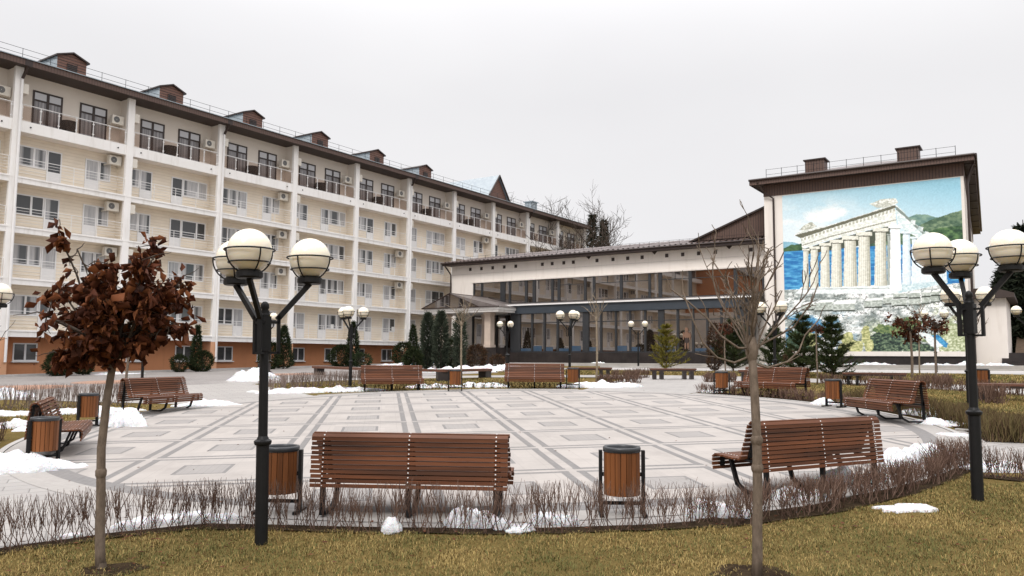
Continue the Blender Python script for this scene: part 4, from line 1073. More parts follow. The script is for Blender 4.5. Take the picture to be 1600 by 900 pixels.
# ------------------------------------------------------------------ backless benches
def curved_bench():
    pts = [at(494, 585.5), at(560, 590), at(640, 594), at(700, 595.5), at(762, 589.5)]
    P = [Vector((p.x, p.y, 0)) for p in pts]
    # smooth curve through them
    curve = []
    for k in range(len(P)-1):
        p0, p1, p2, p3 = P[max(k-1, 0)], P[k], P[k+1], P[min(k+2, len(P)-1)]
        for q in range(8):
            t = q/8; curve.append(.5*((2*p1)+(p2-p0)*t+(2*p0-5*p1+4*p2-p3)*t*t+(-p0+3*p1-3*p2+p3)*t**3))
    curve.append(P[-1]); zc = gz(P[2].x, P[2].y)+.02
    root = empty('curved_bench', (P[2].x, P[2].y, zc), 0, 'long curved backless bench with brown slab top on black boxes, behind a slatted bench', 'bench')
    o0 = Vector((P[2].x, P[2].y, 0)); m = MB(); w = .24; vs = []
    for i, c in enumerate(curve):
        t = (curve[min(i+1, len(curve)-1)]-curve[max(i-1, 0)]).normalized(); n = Vector((-t.y, t.x, 0)); c = c-o0
        vs += [c-n*w+Vector((0, 0, .36)), c+n*w+Vector((0, 0, .36)), c+n*w+Vector((0, 0, .47)), c-n*w+Vector((0, 0, .47))]
    k = len(curve); fs = [(i*4+j, i*4+(j+1) % 4, (i+1)*4+(j+1) % 4, (i+1)*4+j) for i in range(k-1) for j in range(4)]+[(3, 2, 1, 0), tuple((k-1)*4+j for j in range(4))]
    m.add(vs, fs); fixn(m.build('seat', M['seatwood'], root))
    for i in (1, 9, 23, 31):
        c = curve[i]-o0; t = (curve[i+1]-curve[i]).normalized(); n = Vector((-t.y, t.x, 0)); b = MB()
        b.obox(c+Vector((0, 0, .16)), t*.26, n*.19, (0, 0, .198)); b.build('box_base', M['granite'], root)
curved_bench()
def flat_bench(loc, rz, L_, label, legs='post', w=.22):
    root = empty('backless_bench', loc+Vector((0, 0, .01)), rz, label, 'bench', 'backless benches on the outer ring')
    m = MB()
    for k in range(4): m.box(-L_/2, L_/2, -w+k*w/2+.006, -w+(k+1)*w/2-.006, .39, .455)
    m.build('seat', M['seatwood'], root)
    m = MB(); m.box(-L_/2+.03, L_/2-.03, -w+.03, w-.03, .33, .388); m.build('apron', M['soffit'], root)
    if legs == 'box':
        for x in (-L_/2+.3, L_/2-.3):
            m = MB(); m.box(x-.26, x+.26, -w+.03, w-.03, -.04, .329); m.build('box_base', M['granite'], root)
    else:
        for x in (-L_/2+.18, -L_/2+.48, L_/2-.48, L_/2-.18):
            h = .075 if legs == 'post' else .03
            m = MB(); m.box(x-h, x+h, -w+.05, w-.05, -.04, .329); m.build('leg', M['granite'] if legs == 'post' else M['black'], root)
flat_bench((at(905, 591)+at(957, 591))/2+Vector((-.25, .2, 0)), R(-4), 1.95, 'backless bench behind the far bin and lamp, left of the thin staked sapling')
flat_bench((at(1017, 593)+at(1086, 593))/2, R(-3), 1.9, 'backless bench standing free in front of the yellowish pine')
flat_bench((at(1160, 596)+at(1228, 598))/2, R(-12), 1.9, 'backless bench mostly hidden behind the bare tree and the right far slatted bench')
flat_bench((at(1322, 602)+at(1411, 603))/2, R(-16), 2.1, 'dark backless bench on thin metal legs in front of the mural', 'thin')
flat_bench(at(1588, 626), R(-24), 2.2, 'backless bench with a light brown top on a black box at the right edge', 'box', .28)

# ------------------------------------------------------------------ lamps
def lamp_proto(ng=3):
    root = empty('street_lamp', (0, 0, 0)); tag(root, '', 'lamp', 'globe lamps in the park')
    p = MB()
    p.lathe([(.062, -.1), (.062, .94), (.078, .95), (.085, .97), (.085, .985), (.06, 1.0), (.046, 1.03), (.043, 2.26), (0, 2.26)], 18)
    p.box(-.055, .055, -.055, .055, 1.86, 2.20)
    p.build('pole', M['black'], root)
    f = MB(); f.lathe([(.05, 2.20), (.054, 2.22), (.035, 2.24), (.03, 2.26), (.043, 2.285), (.04, 2.32), (.02, 2.345), (0, 2.35)], 14); f.build('finial', M['black'], root, True)
    Ra, zc, rg = .44, 2.80, .205
    for k in range(ng):
        a = 2*math.pi*k/ng; d = Vector((math.cos(a), math.sin(a), 0)); t = Vector((-d.y, d.x, 0)); m = MB()
        m.obox(d*.135+Vector((0, 0, 2.02)), d*.016, t*.02, (0, 0, .19))
        for z in (1.84, 2.14): m.obox(d*.09+Vector((0, 0, z)), d*.05, t*.02, (0, 0, .012))
        a0, a1 = d*.12+Vector((0, 0, 2.17)), d*Ra+Vector((0, 0, zc-rg-.055)); ax = a1-a0; nn = ax.cross(t).normalized()
        m.obox((a0+a1)/2, ax/2, t*.02, nn*.026)
        c = d*Ra
        m.lathe([(0, zc-rg-.06), (.11, zc-rg-.06), (.125, zc-rg-.045), (.125, zc-rg-.005), (.10, zc-rg+.02), (0, zc-rg+.02)], 20, c)
        m.ring(c+Vector((0, 0, zc+.005)), rg+.024, .0085); m.ring(c+Vector((0, 0, zc-.115)), rg*.83+.020, .0075)
        for q in range(4):
            b = a+R(45)+q*math.pi/2; e = Vector((math.cos(b), math.sin(b), 0))
            m.tube([c+e*(rg+.024)*math.cos(g)+Vector((0, 0, zc+(rg+.024)*math.sin(g))) for g in [R(-x) for x in range(0, 66, 8)]]+[c+e*.115+Vector((0, 0, zc-rg-.02))], .0075, 5)
        arm = m.build('arm', M['black'], root)
        g = MB(); g.lathe([(rg*math.cos(R(x)), zc+rg*math.sin(R(x))) for x in range(-80, 91, 10)], 28, c); g.build('globe', M['globe'], arm, True)
    return root
LP = lamp_proto()
def V2(x, y): return on(x, y)
lamps = [   # place, heading, scale, number of globes, label
    (at(408, 850), R(28), .97, 3, 'nearest three globe lamp, its full height on the lawn in the left foreground'),
    (at(1528, 782), R(-50), 1.03, 3, 'large three globe lamp on the lawn at the right, in front of the mural'),
    (at(547, 606), R(26), 1., 3, 'slim three globe lamp at the left end of the far slatted bench, against the hotel'),
    (V2(2.65, 36.2), R(46), 1., 3, 'three globe lamp above the far bin, in front of the blue band of the annex'),
    (V2(-.30, 49.8), R(60), 1., 3, 'three globe lamp right beside the porch columns of the annex'),
    (V2(9.1, 27.4), R(-75), 1., 3, 'three globe lamp behind the bare pollarded tree, at the left edge of the mural'),
    (V2(11.05, 19.2), R(-48), 1., 3, 'three globe lamp whose globes show directly behind the large right lamp'),
    (at(222, 594), R(12), 1., 3, 'three globe lamp on the promenade with its head hidden in the russet tree'),
    (V2(-10.35, 15.3), R(-5), 1., 3, 'lamp outside the left edge, only one globe reaching into view'),
    (V2(21.95, 33.5), R(30), 1., 3, 'lamp at the right edge in front of the dark conifers'),
    (V2(8.15, 51.0), R(-9), 1., 2, 'two globe lamp left of the yellowish pine, against the lower annex glass'),
    (at(1463, 582), R(-28), 1., 2, 'distant two globe lamp among the small russet trees before the mural'),
]
LP2 = lamp_proto(2); two = 0
for i, (loc, rz, sc, ng, lab) in enumerate(lamps):
    pr = LP if ng == 3 else LP2
    if i == 0 or (ng == 2 and not two):
        pr.location = loc; pr.rotation_euler = (0, 0, rz); pr.scale = (sc,)*3; pr['label'] = lab; two += ng == 2
    else: dup(pr, loc, rz, lab, sc)
LP.rotation_euler = (Matrix.Rotation(-.017, 3, 'Y') @ Matrix.Rotation(R(28), 3, 'Z')).to_euler()
def bollards():
    root = empty('globe_bollard', (0, 0, 0)); tag(root, '', 'lamp', 'low globe lamps beside the hotel')
    m = MB(); m.lathe([(.05, -.1), (.05, 1.05), (.09, 1.07), (.09, 1.11), (0, 1.11)], 10); m.build('post', M['black'], root)
    g = MB(); g.lathe([(.2*math.cos(R(x)), 1.29+.2*math.sin(R(x))) for x in range(-80, 91, 10)], 18); g.build('globe', M['globe'], root, True)
    L_ = [(dv(42.7, -43.4), 'low globe lamp in front of the basement wall, left of the nearest lamp pole'),
          (dv(48.9, -43.6), 'low globe lamp between two basement windows, just right of the pointed thuja'),
          (dv(56., -43.9), 'low globe lamp on the snowy planting strip, left of the dark thuja group'),
          (dv(63.0, 6.5), 'low globe lamp in front of the dark conifers at the far right')]
    for i, (p, lab) in enumerate(L_):
        if i == 0: root.location = on(*p); root['label'] = lab
        else: dup(root, on(*p, 1.6 if i == 3 else 0), 0, lab)
bollards()
def old_lantern():
    loc = at(412, 590); root = empty('old_lantern', loc, R(15), 'old fashioned two globe lantern on a stepped pedestal, behind the nearest lamp pole', 'lamp')
    m = MB(); m.box(-.42, .42, -.42, .42, -.1, .2); m.box(-.34, .34, -.34, .34, .201, .3); m.box(-.28, .28, -.28, .28, .301, .68); m.build('pedestal', M['granite'], root)
    m = MB(); m.lathe([(.16, .68), (.12, .8), (.07, .95), (.06, 2.3), (.1, 2.34), (.1, 2.4), (.04, 2.5), (0, 2.75)], 12); m.build('pole', M['black'], root)
    for s in (-1, 1):
        m = MB(); m.tube([(0, 0, 2.3), (s*.2, 0, 2.2), (s*.36, 0, 2.42), (s*.36, 0, 2.62)], .028, 6); m.lathe([(.16, 2.60), (.17, 2.66), (.12, 2.72)], 12, (s*.36, 0, 0)); a = m.build('arm', M['black'], root)
        g = MB(); g.lathe([(.19*math.cos(R(x)), 2.88+.19*math.sin(R(x))) for x in range(-80, 91, 10)], 18, (s*.36, 0, 0)); g.build('globe', M['globe'], a, True)
old_lantern()
bo = MB(); bo.lathe([(.11, -.1), (.11, .85), (.13, .87), (.13, .95), (.05, 1.0), (0, 1.0)], 12)
o = bo.build('bollard', M['black']); q = at(793, 572); o.location = on(q.x*.75, q.y*.75)
tag(o, 'short black bollard on the path in front of the annex porch', 'bollard')

# ------------------------------------------------------------------ vegetation
def limb(p, d, length, r0, r1, n=6, wig=.12, up=.0):
    pts = [Vector(p)]; d = Vector(d).normalized()
    for k in range(n):
        d = (d+Vector((random.gauss(0, wig), random.gauss(0, wig), random.gauss(0, wig)+up))).normalized()
        pts.append(pts[-1]+d*length/n)
    return pts, [r0+(r1-r0)*k/n for k in range(n+1)], d
def leaf_mesh(name, pts, size, mat, hang=.5, curl=.35, aspect=.7, seed=0):
    """small folded leaves: each two triangles-ish quads bent along the midrib"""
    rg = np.random.default_rng(seed); n = len(pts); P = np.asarray(pts, float)
    ax = rg.normal(size=(n, 3)); ax[:, 2] -= hang*2; ax /= np.linalg.norm(ax, axis=1)[:, None]
    sd = np.cross(ax, rg.normal(size=(n, 3))); sd /= np.linalg.norm(sd, axis=1)[:, None]
    nr = np.cross(ax, sd); s = size*rg.uniform(.6, 1.3, (n, 1)); c = curl*rg.uniform(.2, 1.4, (n, 1))
    base = P; tip = P+ax*s+nr*s*c*.5; mid = P+ax*s*.5-nr*s*.05
    l = P+ax*s*.42+sd*s*aspect*.5+nr*s*c*.6; r = P+ax*s*.42-sd*s*aspect*.5+nr*s*c*.6
    V = np.stack([base, l, tip, r, mid], 1).reshape(-1, 3); k = np.arange(n)[:, None]*5
    F = np.concatenate([k+np.array([[0, 4, 1]]), k+np.array([[1, 4, 2]]), k+np.array([[0, 3, 4]]), k+np.array([[3, 2, 4]])], 1).reshape(-1, 3)
    return npmesh(name, V, F, mat)
def needle_mesh(name, pts, dirs, size, width, mat, seed=0):
    rg = np.random.default_rng(seed); P = np.asarray(pts, float); D = np.asarray(dirs, float); n = len(P)
    D = D/np.linalg.norm(D, axis=1)[:, None]; sd = np.cross(D, rg.normal(size=(n, 3))); sd /= np.linalg.norm(sd, axis=1)[:, None]
    s = size*rg.uniform(.6, 1.3, (n, 1)); w = width*rg.uniform(.7, 1.3, (n, 1))
    V = np.stack([P-sd*w*.5, P+sd*w*.5, P+D*s+sd*w*.15, P+D*s-sd*w*.15], 1).reshape(-1, 3); k = np.arange(n)[:, None]*4
    return npmesh(name, V, k+np.array([[0, 1, 2, 3]]), mat)

def russet_tree(loc, label, H, hz, rad, top, nleaf, size, seed, tr=.040, mat='redleaf', lean=.0, targets=None):
    random.seed(seed); root = empty('russet_tree', loc, 0, label, 'tree')
    t = MB(); pts, rs, d = limb((0, 0, -.05), (0, 0, 1), hz+.05, tr*1.15, tr*.8, 9, .035); pts = [Vector((p.x-pts[-1].x*k/9+lean*k/9, p.y-pts[-1].y*k/9, p.z)) for k, p in enumerate(pts)]
    t.tube(pts, rs, 9)
    t.lathe([(tr*1.25, -.05), (tr*1.1, .05)], 9)
    knot = pts[4]; t.lathe([(tr*.85, -.05), (tr*1.2, -.02), (tr*1.25, .02), (tr*.85, .05)], 9, (knot.x, knot.y, knot.z))
    t.build('trunk', M['bark'], root, True)
    b = MB(); tips = []
    c = pts[-1]
    for k in range(len(targets) if targets else 17):
        a = k*2.4+random.uniform(-.3, .3); el = (-.3, .25, .5, .05, .7, .4, .9, 1.2)[k % 8]+random.uniform(-.1, .1)
        ln = rad*random.uniform(.75, 1.05)*(1. if el < .6 else .9)
        dd = Vector((math.cos(a)*math.cos(el), math.sin(a)*math.cos(el), math.sin(el)))
        c0 = c+Vector((0, 0, random.uniform(-.12, .05)))
        if targets:
            dd = Vector((targets[k][0]*.82-.03, targets[k][1]*.9, targets[k][2]-.17))-c0; ln = dd.length*1.02
        p, r, e = limb(c0, dd, ln, tr*.42, .006, 7, .10 if targets else .16, .02); b.tube(p, r, 5)
        for j in range(2, 8):
            tips.append(p[j])
            for q in range(2):
                sdv = Vector((random.gauss(0, 1), random.gauss(0, 1), random.gauss(0, .8)+.15)).normalized()
                p2, r2, _ = limb(p[j], sdv, rad*random.uniform(.2, .45), .006, .0025, 4, .2, .0); b.tube(p2, r2, 4, cap=False)
                tips += p2[1:]
    b.build('branches', M['barkdark'], root, True)
    L_ = []
    tips = [q for q in tips if hz-(1. if targets else .55)*rad < q.z < hz+top]
    # leaves hang in bunches around twigs; bunches leave gaps
    while len(L_) < nleaf:
        q = random.choice(tips)
        if mnoise.noise((q+Vector(loc))*3.4+Vector((seed, 0, 0))) < -.08 and random.random() < .9: continue
        for _ in range(random.randint(2, 5)): L_.append(q+Vector((random.gauss(0, .028), random.gauss(0, .028), random.gauss(-.02, .035))))
    link('crown', leaf_mesh('crown', L_, size, M[mat], .6, 1.2, .46, seed), root)
    return root
russet_tree(at(158, 888), 'large russet tree with dry curled leaves in the left foreground, hiding the hotel behind it', 2.9, 1.84, .40, 1.1, 2700, .086, 4, .037, lean=.03, targets=[(-.60, .1, 2.72), (-.66, -.2, 2.35), (-.36, .2, 2.95), (-.45, -.35, 2.6), (-.1, -.2, 2.92), (.1, .3, 2.95), (.30, -.1, 2.86), (.52, .2, 2.66), (.55, -.3, 2.5), (.76, 0, 2.62), (.62, .1, 2.25), (.4, -.4, 2.2), (-.50, -.1, 2.02), (-.3, .3, 2.3), (-.66, .25, 2.2), (.1, -.5, 2.3), (.60, .15, 2.22), (-.2, -.5, 2.4), (.68, .3, 2.42)])
russet_tree(at(197, 600), 'slim russet tree on the promenade, partly hidden by the large russet tree', 3.6, 2.9, 1.25, 1.5, 900, .17, 9, .05)
russet_tree(at(1425, 591), 'small russet tree with a dense round crown in front of the mural', 3.4, 2.0, .85, 1., 900, .105, 15, .05, 'redleaf2')
russet_tree(at(1463, 601), 'thin russet tree with a sparse crown right of the dense one, before the mural', 3.2, 2.1, .62, .8, 230, .11, 21, .035, 'redleaf2')
russet_tree(at(1277, 601), 'very thin staked tree with only a small brown tuft left, above the right bin', 2.9, 2.05, .28, .2, 60, .10, 27, .028, 'redleaf2')
russet_tree(at(1135, 592), 'small rust leaved tree behind the left branches of the pollarded tree', 3., 2.1, .45, .55, 190, .11, 31, .03, 'redleaf2')

def bare_tree(loc, label, hz, tr, seed, n=16, ln=(.6, 1.2), spread=.55, sub=3, mat='bark', explicit=(), name='bare_tree', fine=.0025, subln=.45, arm=.34):
    random.seed(seed); root = empty(name, loc, 0, label, 'tree')
    t = MB(); pts, rs, d = limb((0, 0, -.05), (0, 0, 1), hz+.05, tr*1.2, tr*.92, 9, .02); pts = [Vector((p.x-pts[-1].x*k/9, p.y-pts[-1].y*k/9, p.z)) for k, p in enumerate(pts)]; t.tube(pts, rs, 9)
    for k in (4, 5):
        q = pts[k]
        if tr > .03: t.lathe([(tr*.95, -.045), (tr*1.35, -.012), (tr*1.4, .014), (tr*.95, .045)], 9, (q.x, q.y, q.z+.02*k))
    t.lathe([(tr*.95, -.08), (tr*1.45, -.02), (tr*1.5, .04), (tr*.8, .12), (0, .14)], 9, tuple(pts[-1]))
    t.build('trunk', M[mat], root, True)
    b = MB(); c = pts[-1]
    def grow(p, r, depth, length):
        for j in range(2, len(p)):
            if random.random() < .62:
                v = (p[j]-p[j-1]).normalized(); sdv = (v+Vector((random.gauss(0, .6), random.gauss(0, .6), random.gauss(.25, .4)))).normalized()
                p2, r2, _ = limb(p[j], sdv, length*random.uniform(.4, 1.), max(r[j]*.6, fine*1.5), fine, 5, .14, .04); b.tube(p2, r2, 5, cap=False)
                if depth > 1: grow(p2, r2, depth-1, length*.55)
    for k in range(n):
        a = k*2.4+random.uniform(-.4, .4); el = math.pi/2-abs(random.gauss(0, spread))-.12
        dd = Vector((math.cos(a)*math.cos(el), math.sin(a)*math.cos(el), math.sin(el)))
        l_ = random.uniform(*ln); p, r, _ = limb(c+Vector((random.gauss(0, tr*.4), random.gauss(0, tr*.4), random.uniform(-.1, .1))), dd, l_, tr*arm, fine*1.6, 8, .12, .05); b.tube(p, r, 6)
        grow(p, r, sub-1, l_*subln)
    for e in explicit:
        p = [Vector(q) for q in e]; r = [tr*arm*1.2-(tr*arm*1.2-fine*2)*k/(len(p)-1) for k in range(len(p))]; b.tube(p, r, 6); grow(p, r, 1, .25)
    b.build('branches', M[mat], root, True)
    return root
bare_tree(at(1182, 900), 'bare pollarded tree in the right foreground with a knotty trunk and upright shoots', 1.80, .036, 5, 15, (.5, 1.02), .52, 3, 'bark', fine=.0028, subln=.36, arm=.24,
          explicit=[[(0, 0, 1.70), (.12, -.02, 1.66), (.28, -.03, 1.71), (.38, -.02, 1.80), (.44, 0, 1.93), (.55, 0, 2.05)],
                    [(0, 0, 1.76), (-.14, .02, 1.70), (-.28, .02, 1.74), (-.40, .0, 1.86), (-.48, 0, 2.05), (-.56, 0, 2.28)],
                    [(0, 0, 1.82), (-.12, -.03, 1.82), (-.26, -.02, 1.92), (-.36, 0, 2.06), (-.52, 0, 2.2), (-.66, 0, 2.3)],
                    [(0, 0, 1.8), (.10, .02, 1.86), (.22, .02, 1.92), (.36, .02, 2.0), (.5, 0, 2.2), (.56, 0, 2.36)]])
bare_tree(at(720, 602), 'thin bare pollarded sapling in front of the juniper by the porch', 2.35, .035, 41, 10, (.5, 1.0), .45, 2, 'barkpale', fine=.006)
bare_tree(at(932, 599), 'thin bare pollarded sapling behind the snow strip, in front of the annex glass', 2.5, .038, 43, 9, (.5, .95), .5, 2, 'barkpale', fine=.006)
bare_tree(at(1437, 584), 'thin bare sapling behind the dense small russet tree', 2.6, .03, 47, 6, (.4, .7), .5, 1, 'barkpale', fine=.006)
bare_tree(at(1519, 602), 'bare sapling whose twigs spread against the white side wall, behind the right lamp', 1.6, .03, 53, 9, (.9, 1.7), .75, 2, 'bark', fine=.006)
bare_tree(V2(-12.1, 18.2), 'bare sapling at the left edge reaching only a few twigs into view', 1.3, .03, 59, 11, (.6, 1.3), .7, 2, 'barkdark', fine=.004)
def big_tree(p, label, h, seed, cnt=1):
    random.seed(seed); root = empty('tall_bare_tree', on(*p), 0, label, 'tree')
    t = MB(); pts, rs, d = limb((0, 0, -.3), (0, 0, 1), h*.42, .32, .22, 8, .04); t.tube(pts, rs, 9); t.build('trunk', M['barkdark'], root, True)
    b = MB()
    def rec(p, d, ln, r, dep):
        q, rr, e = limb(p, d, ln, r, r*.45, 6, .10, .03); b.tube(q, rr, 6 if dep > 2 else 4, cap=False)
        if dep == 0: return
        for j in (2, 3, 4, 5, 6):
            if random.random() < .8:
                v = (e+Vector((random.gauss(0, .55), random.gauss(0, .55), random.gauss(.12, .3)))).normalized(); rec(q[j], v, ln*random.uniform(.45, .7), max(rr[j]*.62, .022), dep-1)
    for k in range(6):
        a = k*2.4; rec(pts[-1-k % 4], (math.cos(a)*.6, math.sin(a)*.6, random.uniform(.6, 1.2)), h*.44, .19, 4)
    b.build('branches', M['barkdark'], root, True)
def ptat(px, y): r = ray(px, 500); return (r[0]/r[1]*y, y)
big_tree(ptat(893, 95), 'tall bare deciduous tree rising behind the annex roof', 17.6, 61)
big_tree(ptat(868, 88), 'smaller bare tree left of the tall one, before the hotel end', 13.2, 67)

def conifer_foliage(h, r, n, shape='cone', seed=0, base=.02, lumps=.25, dens=1.):
    rg = np.random.default_rng(seed); P = []; D = []
    off = rg.uniform(0, 50, 3)
    while len(P) < n:
        z = rg.uniform(0, 1); a = rg.uniform(0, 2*math.pi)
        if shape == 'cone': rr = r*min(1, (1-z)**.75*1.05)*(min(1, (z+.06)*7))
        elif shape == 'column': rr = r*min(1, (1-z)*3.2)**.6*min(1, (z+.08)*5)*.9
        elif shape == 'ball': rr = r*math.sqrt(max(0, 1-(2*z-1)**2))
        else: rr = r*(1-z)**.85
        k = mnoise.noise(Vector((math.cos(a)*1.6, math.sin(a)*1.6, z*h/r*1.1))+Vector(off))
        rr *= 1+lumps*k*1.6
        q = rr*(rg.uniform(.45, 1.0)**.5)
        if rg.random() > dens: continue
        P.append((q*math.cos(a), q*math.sin(a), base+z*h)); D.append((math.cos(a)*.8+rg.normal()*.35, math.sin(a)*.8+rg.normal()*.35, .55+rg.normal()*.4 if shape != 'ball' else (2*z-1)+rg.normal()*.5))
    return P, D
def shrub(name, loc, label, h, r, n, shape, mat, seed, size=.11, width=.035, cat='shrub', lumps=.25, trunk=True):
    root = empty(name, loc, 0, label, cat)
    P, D = conifer_foliage(h, r, n, shape, seed, .05, lumps)
    link('foliage', needle_mesh('foliage', P, D, size, width, M[mat], seed), root)
    if trunk:
        t = MB(); t.tube([(0, 0, -.1), (0, 0, h*.9)], [.05, .012], 6)
        rg = random.Random(seed)
        for k in range(14):
            a = rg.uniform(0, 6.28); z = rg.uniform(.05, .6)*h; t.tube([(0, 0, z), (math.cos(a)*r*.7, math.sin(a)*r*.7, z+r*.6)], [.014, .004], 4, cap=False)
        t.build('stem', M['barkdark'], root)
    return root
S = lambda px, py: at(px, py)
def SV(px, v=-43.2):   # on the hotel planting strip, under picture column px
    r = ray(px, 560); t = v/(r[0]*VV.x+r[1]*VV.y); return on(r[0]*t, r[1]*t)
shrub('round_shrub', SV(91), 'dark round shrub by the hotel basement, left of the russet trunk', 1.25, .62, 2600, 'ball', 'bushdark', 1, .16, .035)
shrub('round_shrub', SV(131), 'dark upright bushy shrub against the hotel basement, just left of the russet trunk', 1.45, .55, 2600, 'column', 'bushdark', 2, .16, .04)
shrub('thuja', SV(307), 'narrow pointed thuja with a bush at its foot, near the white downpipe', 2.75, .42, 2200, 'cone', 'thuja', 3, .18, .05)
shrub('round_shrub', SV(317, -42.8), 'dark low bush at the foot of the narrow pointed thuja', 1.15, .62, 1800, 'ball', 'bushdark', 4, .16, .04)
shrub('round_shrub', SV(281), 'small dark bush under a basement window, left of the narrow pointed thuja', .95, .5, 1300, 'ball', 'bushdark', 5, .15, .04)
shrub('thuja', SV(443), 'stout pointed thuja just right of the nearest lamp pole', 2.85, .68, 2800, 'cone', 'thuja', 6, .2, .055)
shrub('round_shrub', SV(421), 'dark round bush half hidden behind the nearest lamp pole', 1.75, .8, 2000, 'ball', 'bushdark', 7, .18, .05)
shrub('round_shrub', SV(534), 'dark round shrub left of the slim lamp in front of the basement wall', 1.5, .9, 2200, 'ball', 'bushdark', 8, .2, .05)
shrub('thuja', SV(551), 'pointed thuja directly behind the slim lamp', 3.3, .6, 2400, 'cone', 'thuja', 9, .2, .06)
shrub('round_shrub', SV(565, -42), 'ragged low bush right of the slim lamp', .9, .75, 900, 'ball', 'thuja', 10, .2, .05)
shrub('round_shrub', SV(631), 'dark round shrub under the last balcony, left of the thuja group', 1.7, .9, 1900, 'ball', 'bushdark', 11, .22, .06)
shrub('thuja', SV(645), 'small pointed thuja at the corner under the hotel balconies', 3.2, .55, 1900, 'cone', 'thuja', 12, .2, .06)
shrub('round_shrub', V2(-5.9, 47.5), 'dense round dark shrub in front of the thuja group', 1.15, .55, 2000, 'ball', 'bushdark', 13, .2, .05)
shrub('tall_thuja', V2(-5.25, 49.5), 'left one of the two tall columnar thujas beside the porch', 3.45, .40, 3400, 'column', 'thujablue', 14, .22, .055)
shrub('tall_thuja', V2(-4.35, 48.6), 'right one of the two tall columnar thujas beside the porch', 3.5, .43, 3400, 'column', 'thujablue', 16, .22, .055)
shrub('round_shrub', V2(-3.75, 51.5), 'dark leafy shrub between the tall thujas and the ragged juniper', 1.9, .65, 2000, 'ball', 'bushdark', 17, .22, .06)
shrub('juniper', V2(-3.1, 47.2), 'ragged upright juniper behind the bare sapling, in front of the porch', 3.3, .36, 2000, 'column', 'thujablue', 18, .24, .05, lumps=.5)
shrub('bronze_shrub', V2(-2.25, 50.5), 'bronze brown round shrub in front of the porch steps', 1.4, .68, 1600, 'ball', 'bushbrown', 19, .2, .045)
shrub('bronze_shrub', V2(-.95, 52.5), 'small brown grassy tuft on the snow before the porch steps', .75, .5, 700, 'ball', 'bushbrown', 20, .2, .04)
shrub('bronze_shrub', S(1117, 580), 'bronze brown columnar shrub left of the dark pine', 2.5, .38, 1500, 'column', 'bushbrown', 22, .16, .04)
shrub('bronze_shrub', S(1240, 584), 'reddish low shrub at the foot of the pines before the mural', 1.0, .5, 900, 'ball', 'bushbrown', 23, .15, .035)

def pine(loc, label, h, r, whorls, mat, seed, nlen=.12, name='pine_tree', droop=.12, per=8, tuft=26):
    random.seed(seed); root = empty(name, loc, 0, label, 'tree')
    t = MB(); t.tube([(0, 0, -.1), (0, 0, h)], [.055, .012], 7); P = []; D = []
    for k in range(whorls):
        z = h*(.06+.88*k/(whorls-1)); rr = r*(1-(z/h))**.8+.12
        for j in range(per):
            a = j*2*math.pi/per+k*.7+random.uniform(-.3, .3); l_ = rr*random.uniform(.65, 1.1)
            d = Vector((math.cos(a), math.sin(a), random.uniform(.15, .6)-droop))
            p, q, e = limb((0, 0, z), d, l_, .018, .005, 5, .1, .07); t.tube(p, q, 4, cap=False)
            for m in range(1, 6):
                for s in range(tuft):
                    f = p[m]+(p[m-1]-p[m])*random.random()
                    v = (p[m]-p[m-1]).normalized()+Vector((random.gauss(0, .65), random.gauss(0, .65), random.gauss(.25, .5)))
                    P.append(f); D.append(v)
    t.build('trunk', M['barkdark'], root)
    link('crown', needle_mesh('crown', P, D, nlen, nlen*.13, M[mat], seed), root)
pine(S(1041, 579), 'yellowish young pine with open branches in front of the annex glass', 2.5, 1.25, 8, 'goldpine', 1, .20, droop=.1, per=7, tuft=16)
pine(V2(11.9, 42.6), 'dark bushy pine behind the left branches of the pollarded tree', 2.7, 1.5, 9, 'pine', 2, .22)
pine(V2(14.3, 43.2), 'dark pine half hidden behind the pollarded trunk', 2.2, 1.2, 8, 'pine', 5, .22)
pine(S(1256, 588), 'left one of the two green pines standing before the mural', 2.65, 1.15, 9, 'pine', 3, .20)
pine(S(1301, 590), 'right one of the two green pines standing before the mural', 2.55, 1.2, 9, 'pine', 4, .20)

def fir(p, label, h, r, seed, n=9000, size=.5, name='conifer'):
    root = empty(name, on(*p), 0, label, 'tree'); t = MB(); t.tube([(0, 0, -.3), (0, 0, h)], [.28, .03], 7)
    rg = np.random.default_rng(seed); P = []; D = []
    K = int(h*2.0)
    for k in range(K):
        z = h*(.08+.9*k/K); nb = 7; ph = rg.uniform(0, 6)
        for j in range(nb):
            a = ph+j*2*math.pi/nb+rg.normal()*.2; l_ = r*(1-z/h)**.8*rg.uniform(.55, 1.15)+.25
            t.tube([(0, 0, z), (math.cos(a)*l_, math.sin(a)*l_, z-l_*.22)], [.03, .008], 3, cap=False)
            m = max(3, int(n/(K*nb)))
            for s in range(m):
                f = rg.uniform(.12, 1)**.7
                P.append((math.cos(a)*l_*f+rg.normal()*.09*l_*.6, math.sin(a)*l_*f+rg.normal()*.09*l_*.6, z-l_*.22*f+rg.normal()*.10)); D.append((math.cos(a)*.6+rg.normal()*.6, math.sin(a)*.6+rg.normal()*.6, -.15+rg.normal()*.45))
    t.build('trunk', M['barkdark'], root)
    link('crown', needle_mesh('crown', P, D, size, size*.28, M['fir'], seed), root)
fir(ptat(926, 120), 'pointed dark spruce behind the annex roof, left one of the pair', 22.5, 2.6, 1, 5000, .55)
fir(ptat(944, 124), 'pointed dark spruce behind the annex roof, right one of the pair', 22.3, 2.6, 2, 5000, .55)
fir(ptat(1606, 62), 'very tall dark conifer at the right edge behind the white side wall', 11.2, 3.6, 3, 15000, .5)
fir(ptat(1575, 70), 'shorter dark conifer left of the very tall one, behind the side wing roof', 8.4, 3.4, 4, 12000, .5)
fir(ptat(1592, 58), 'low dense conifer behind the stone steps', 6.4, 3.0, 5, 9000, .45)
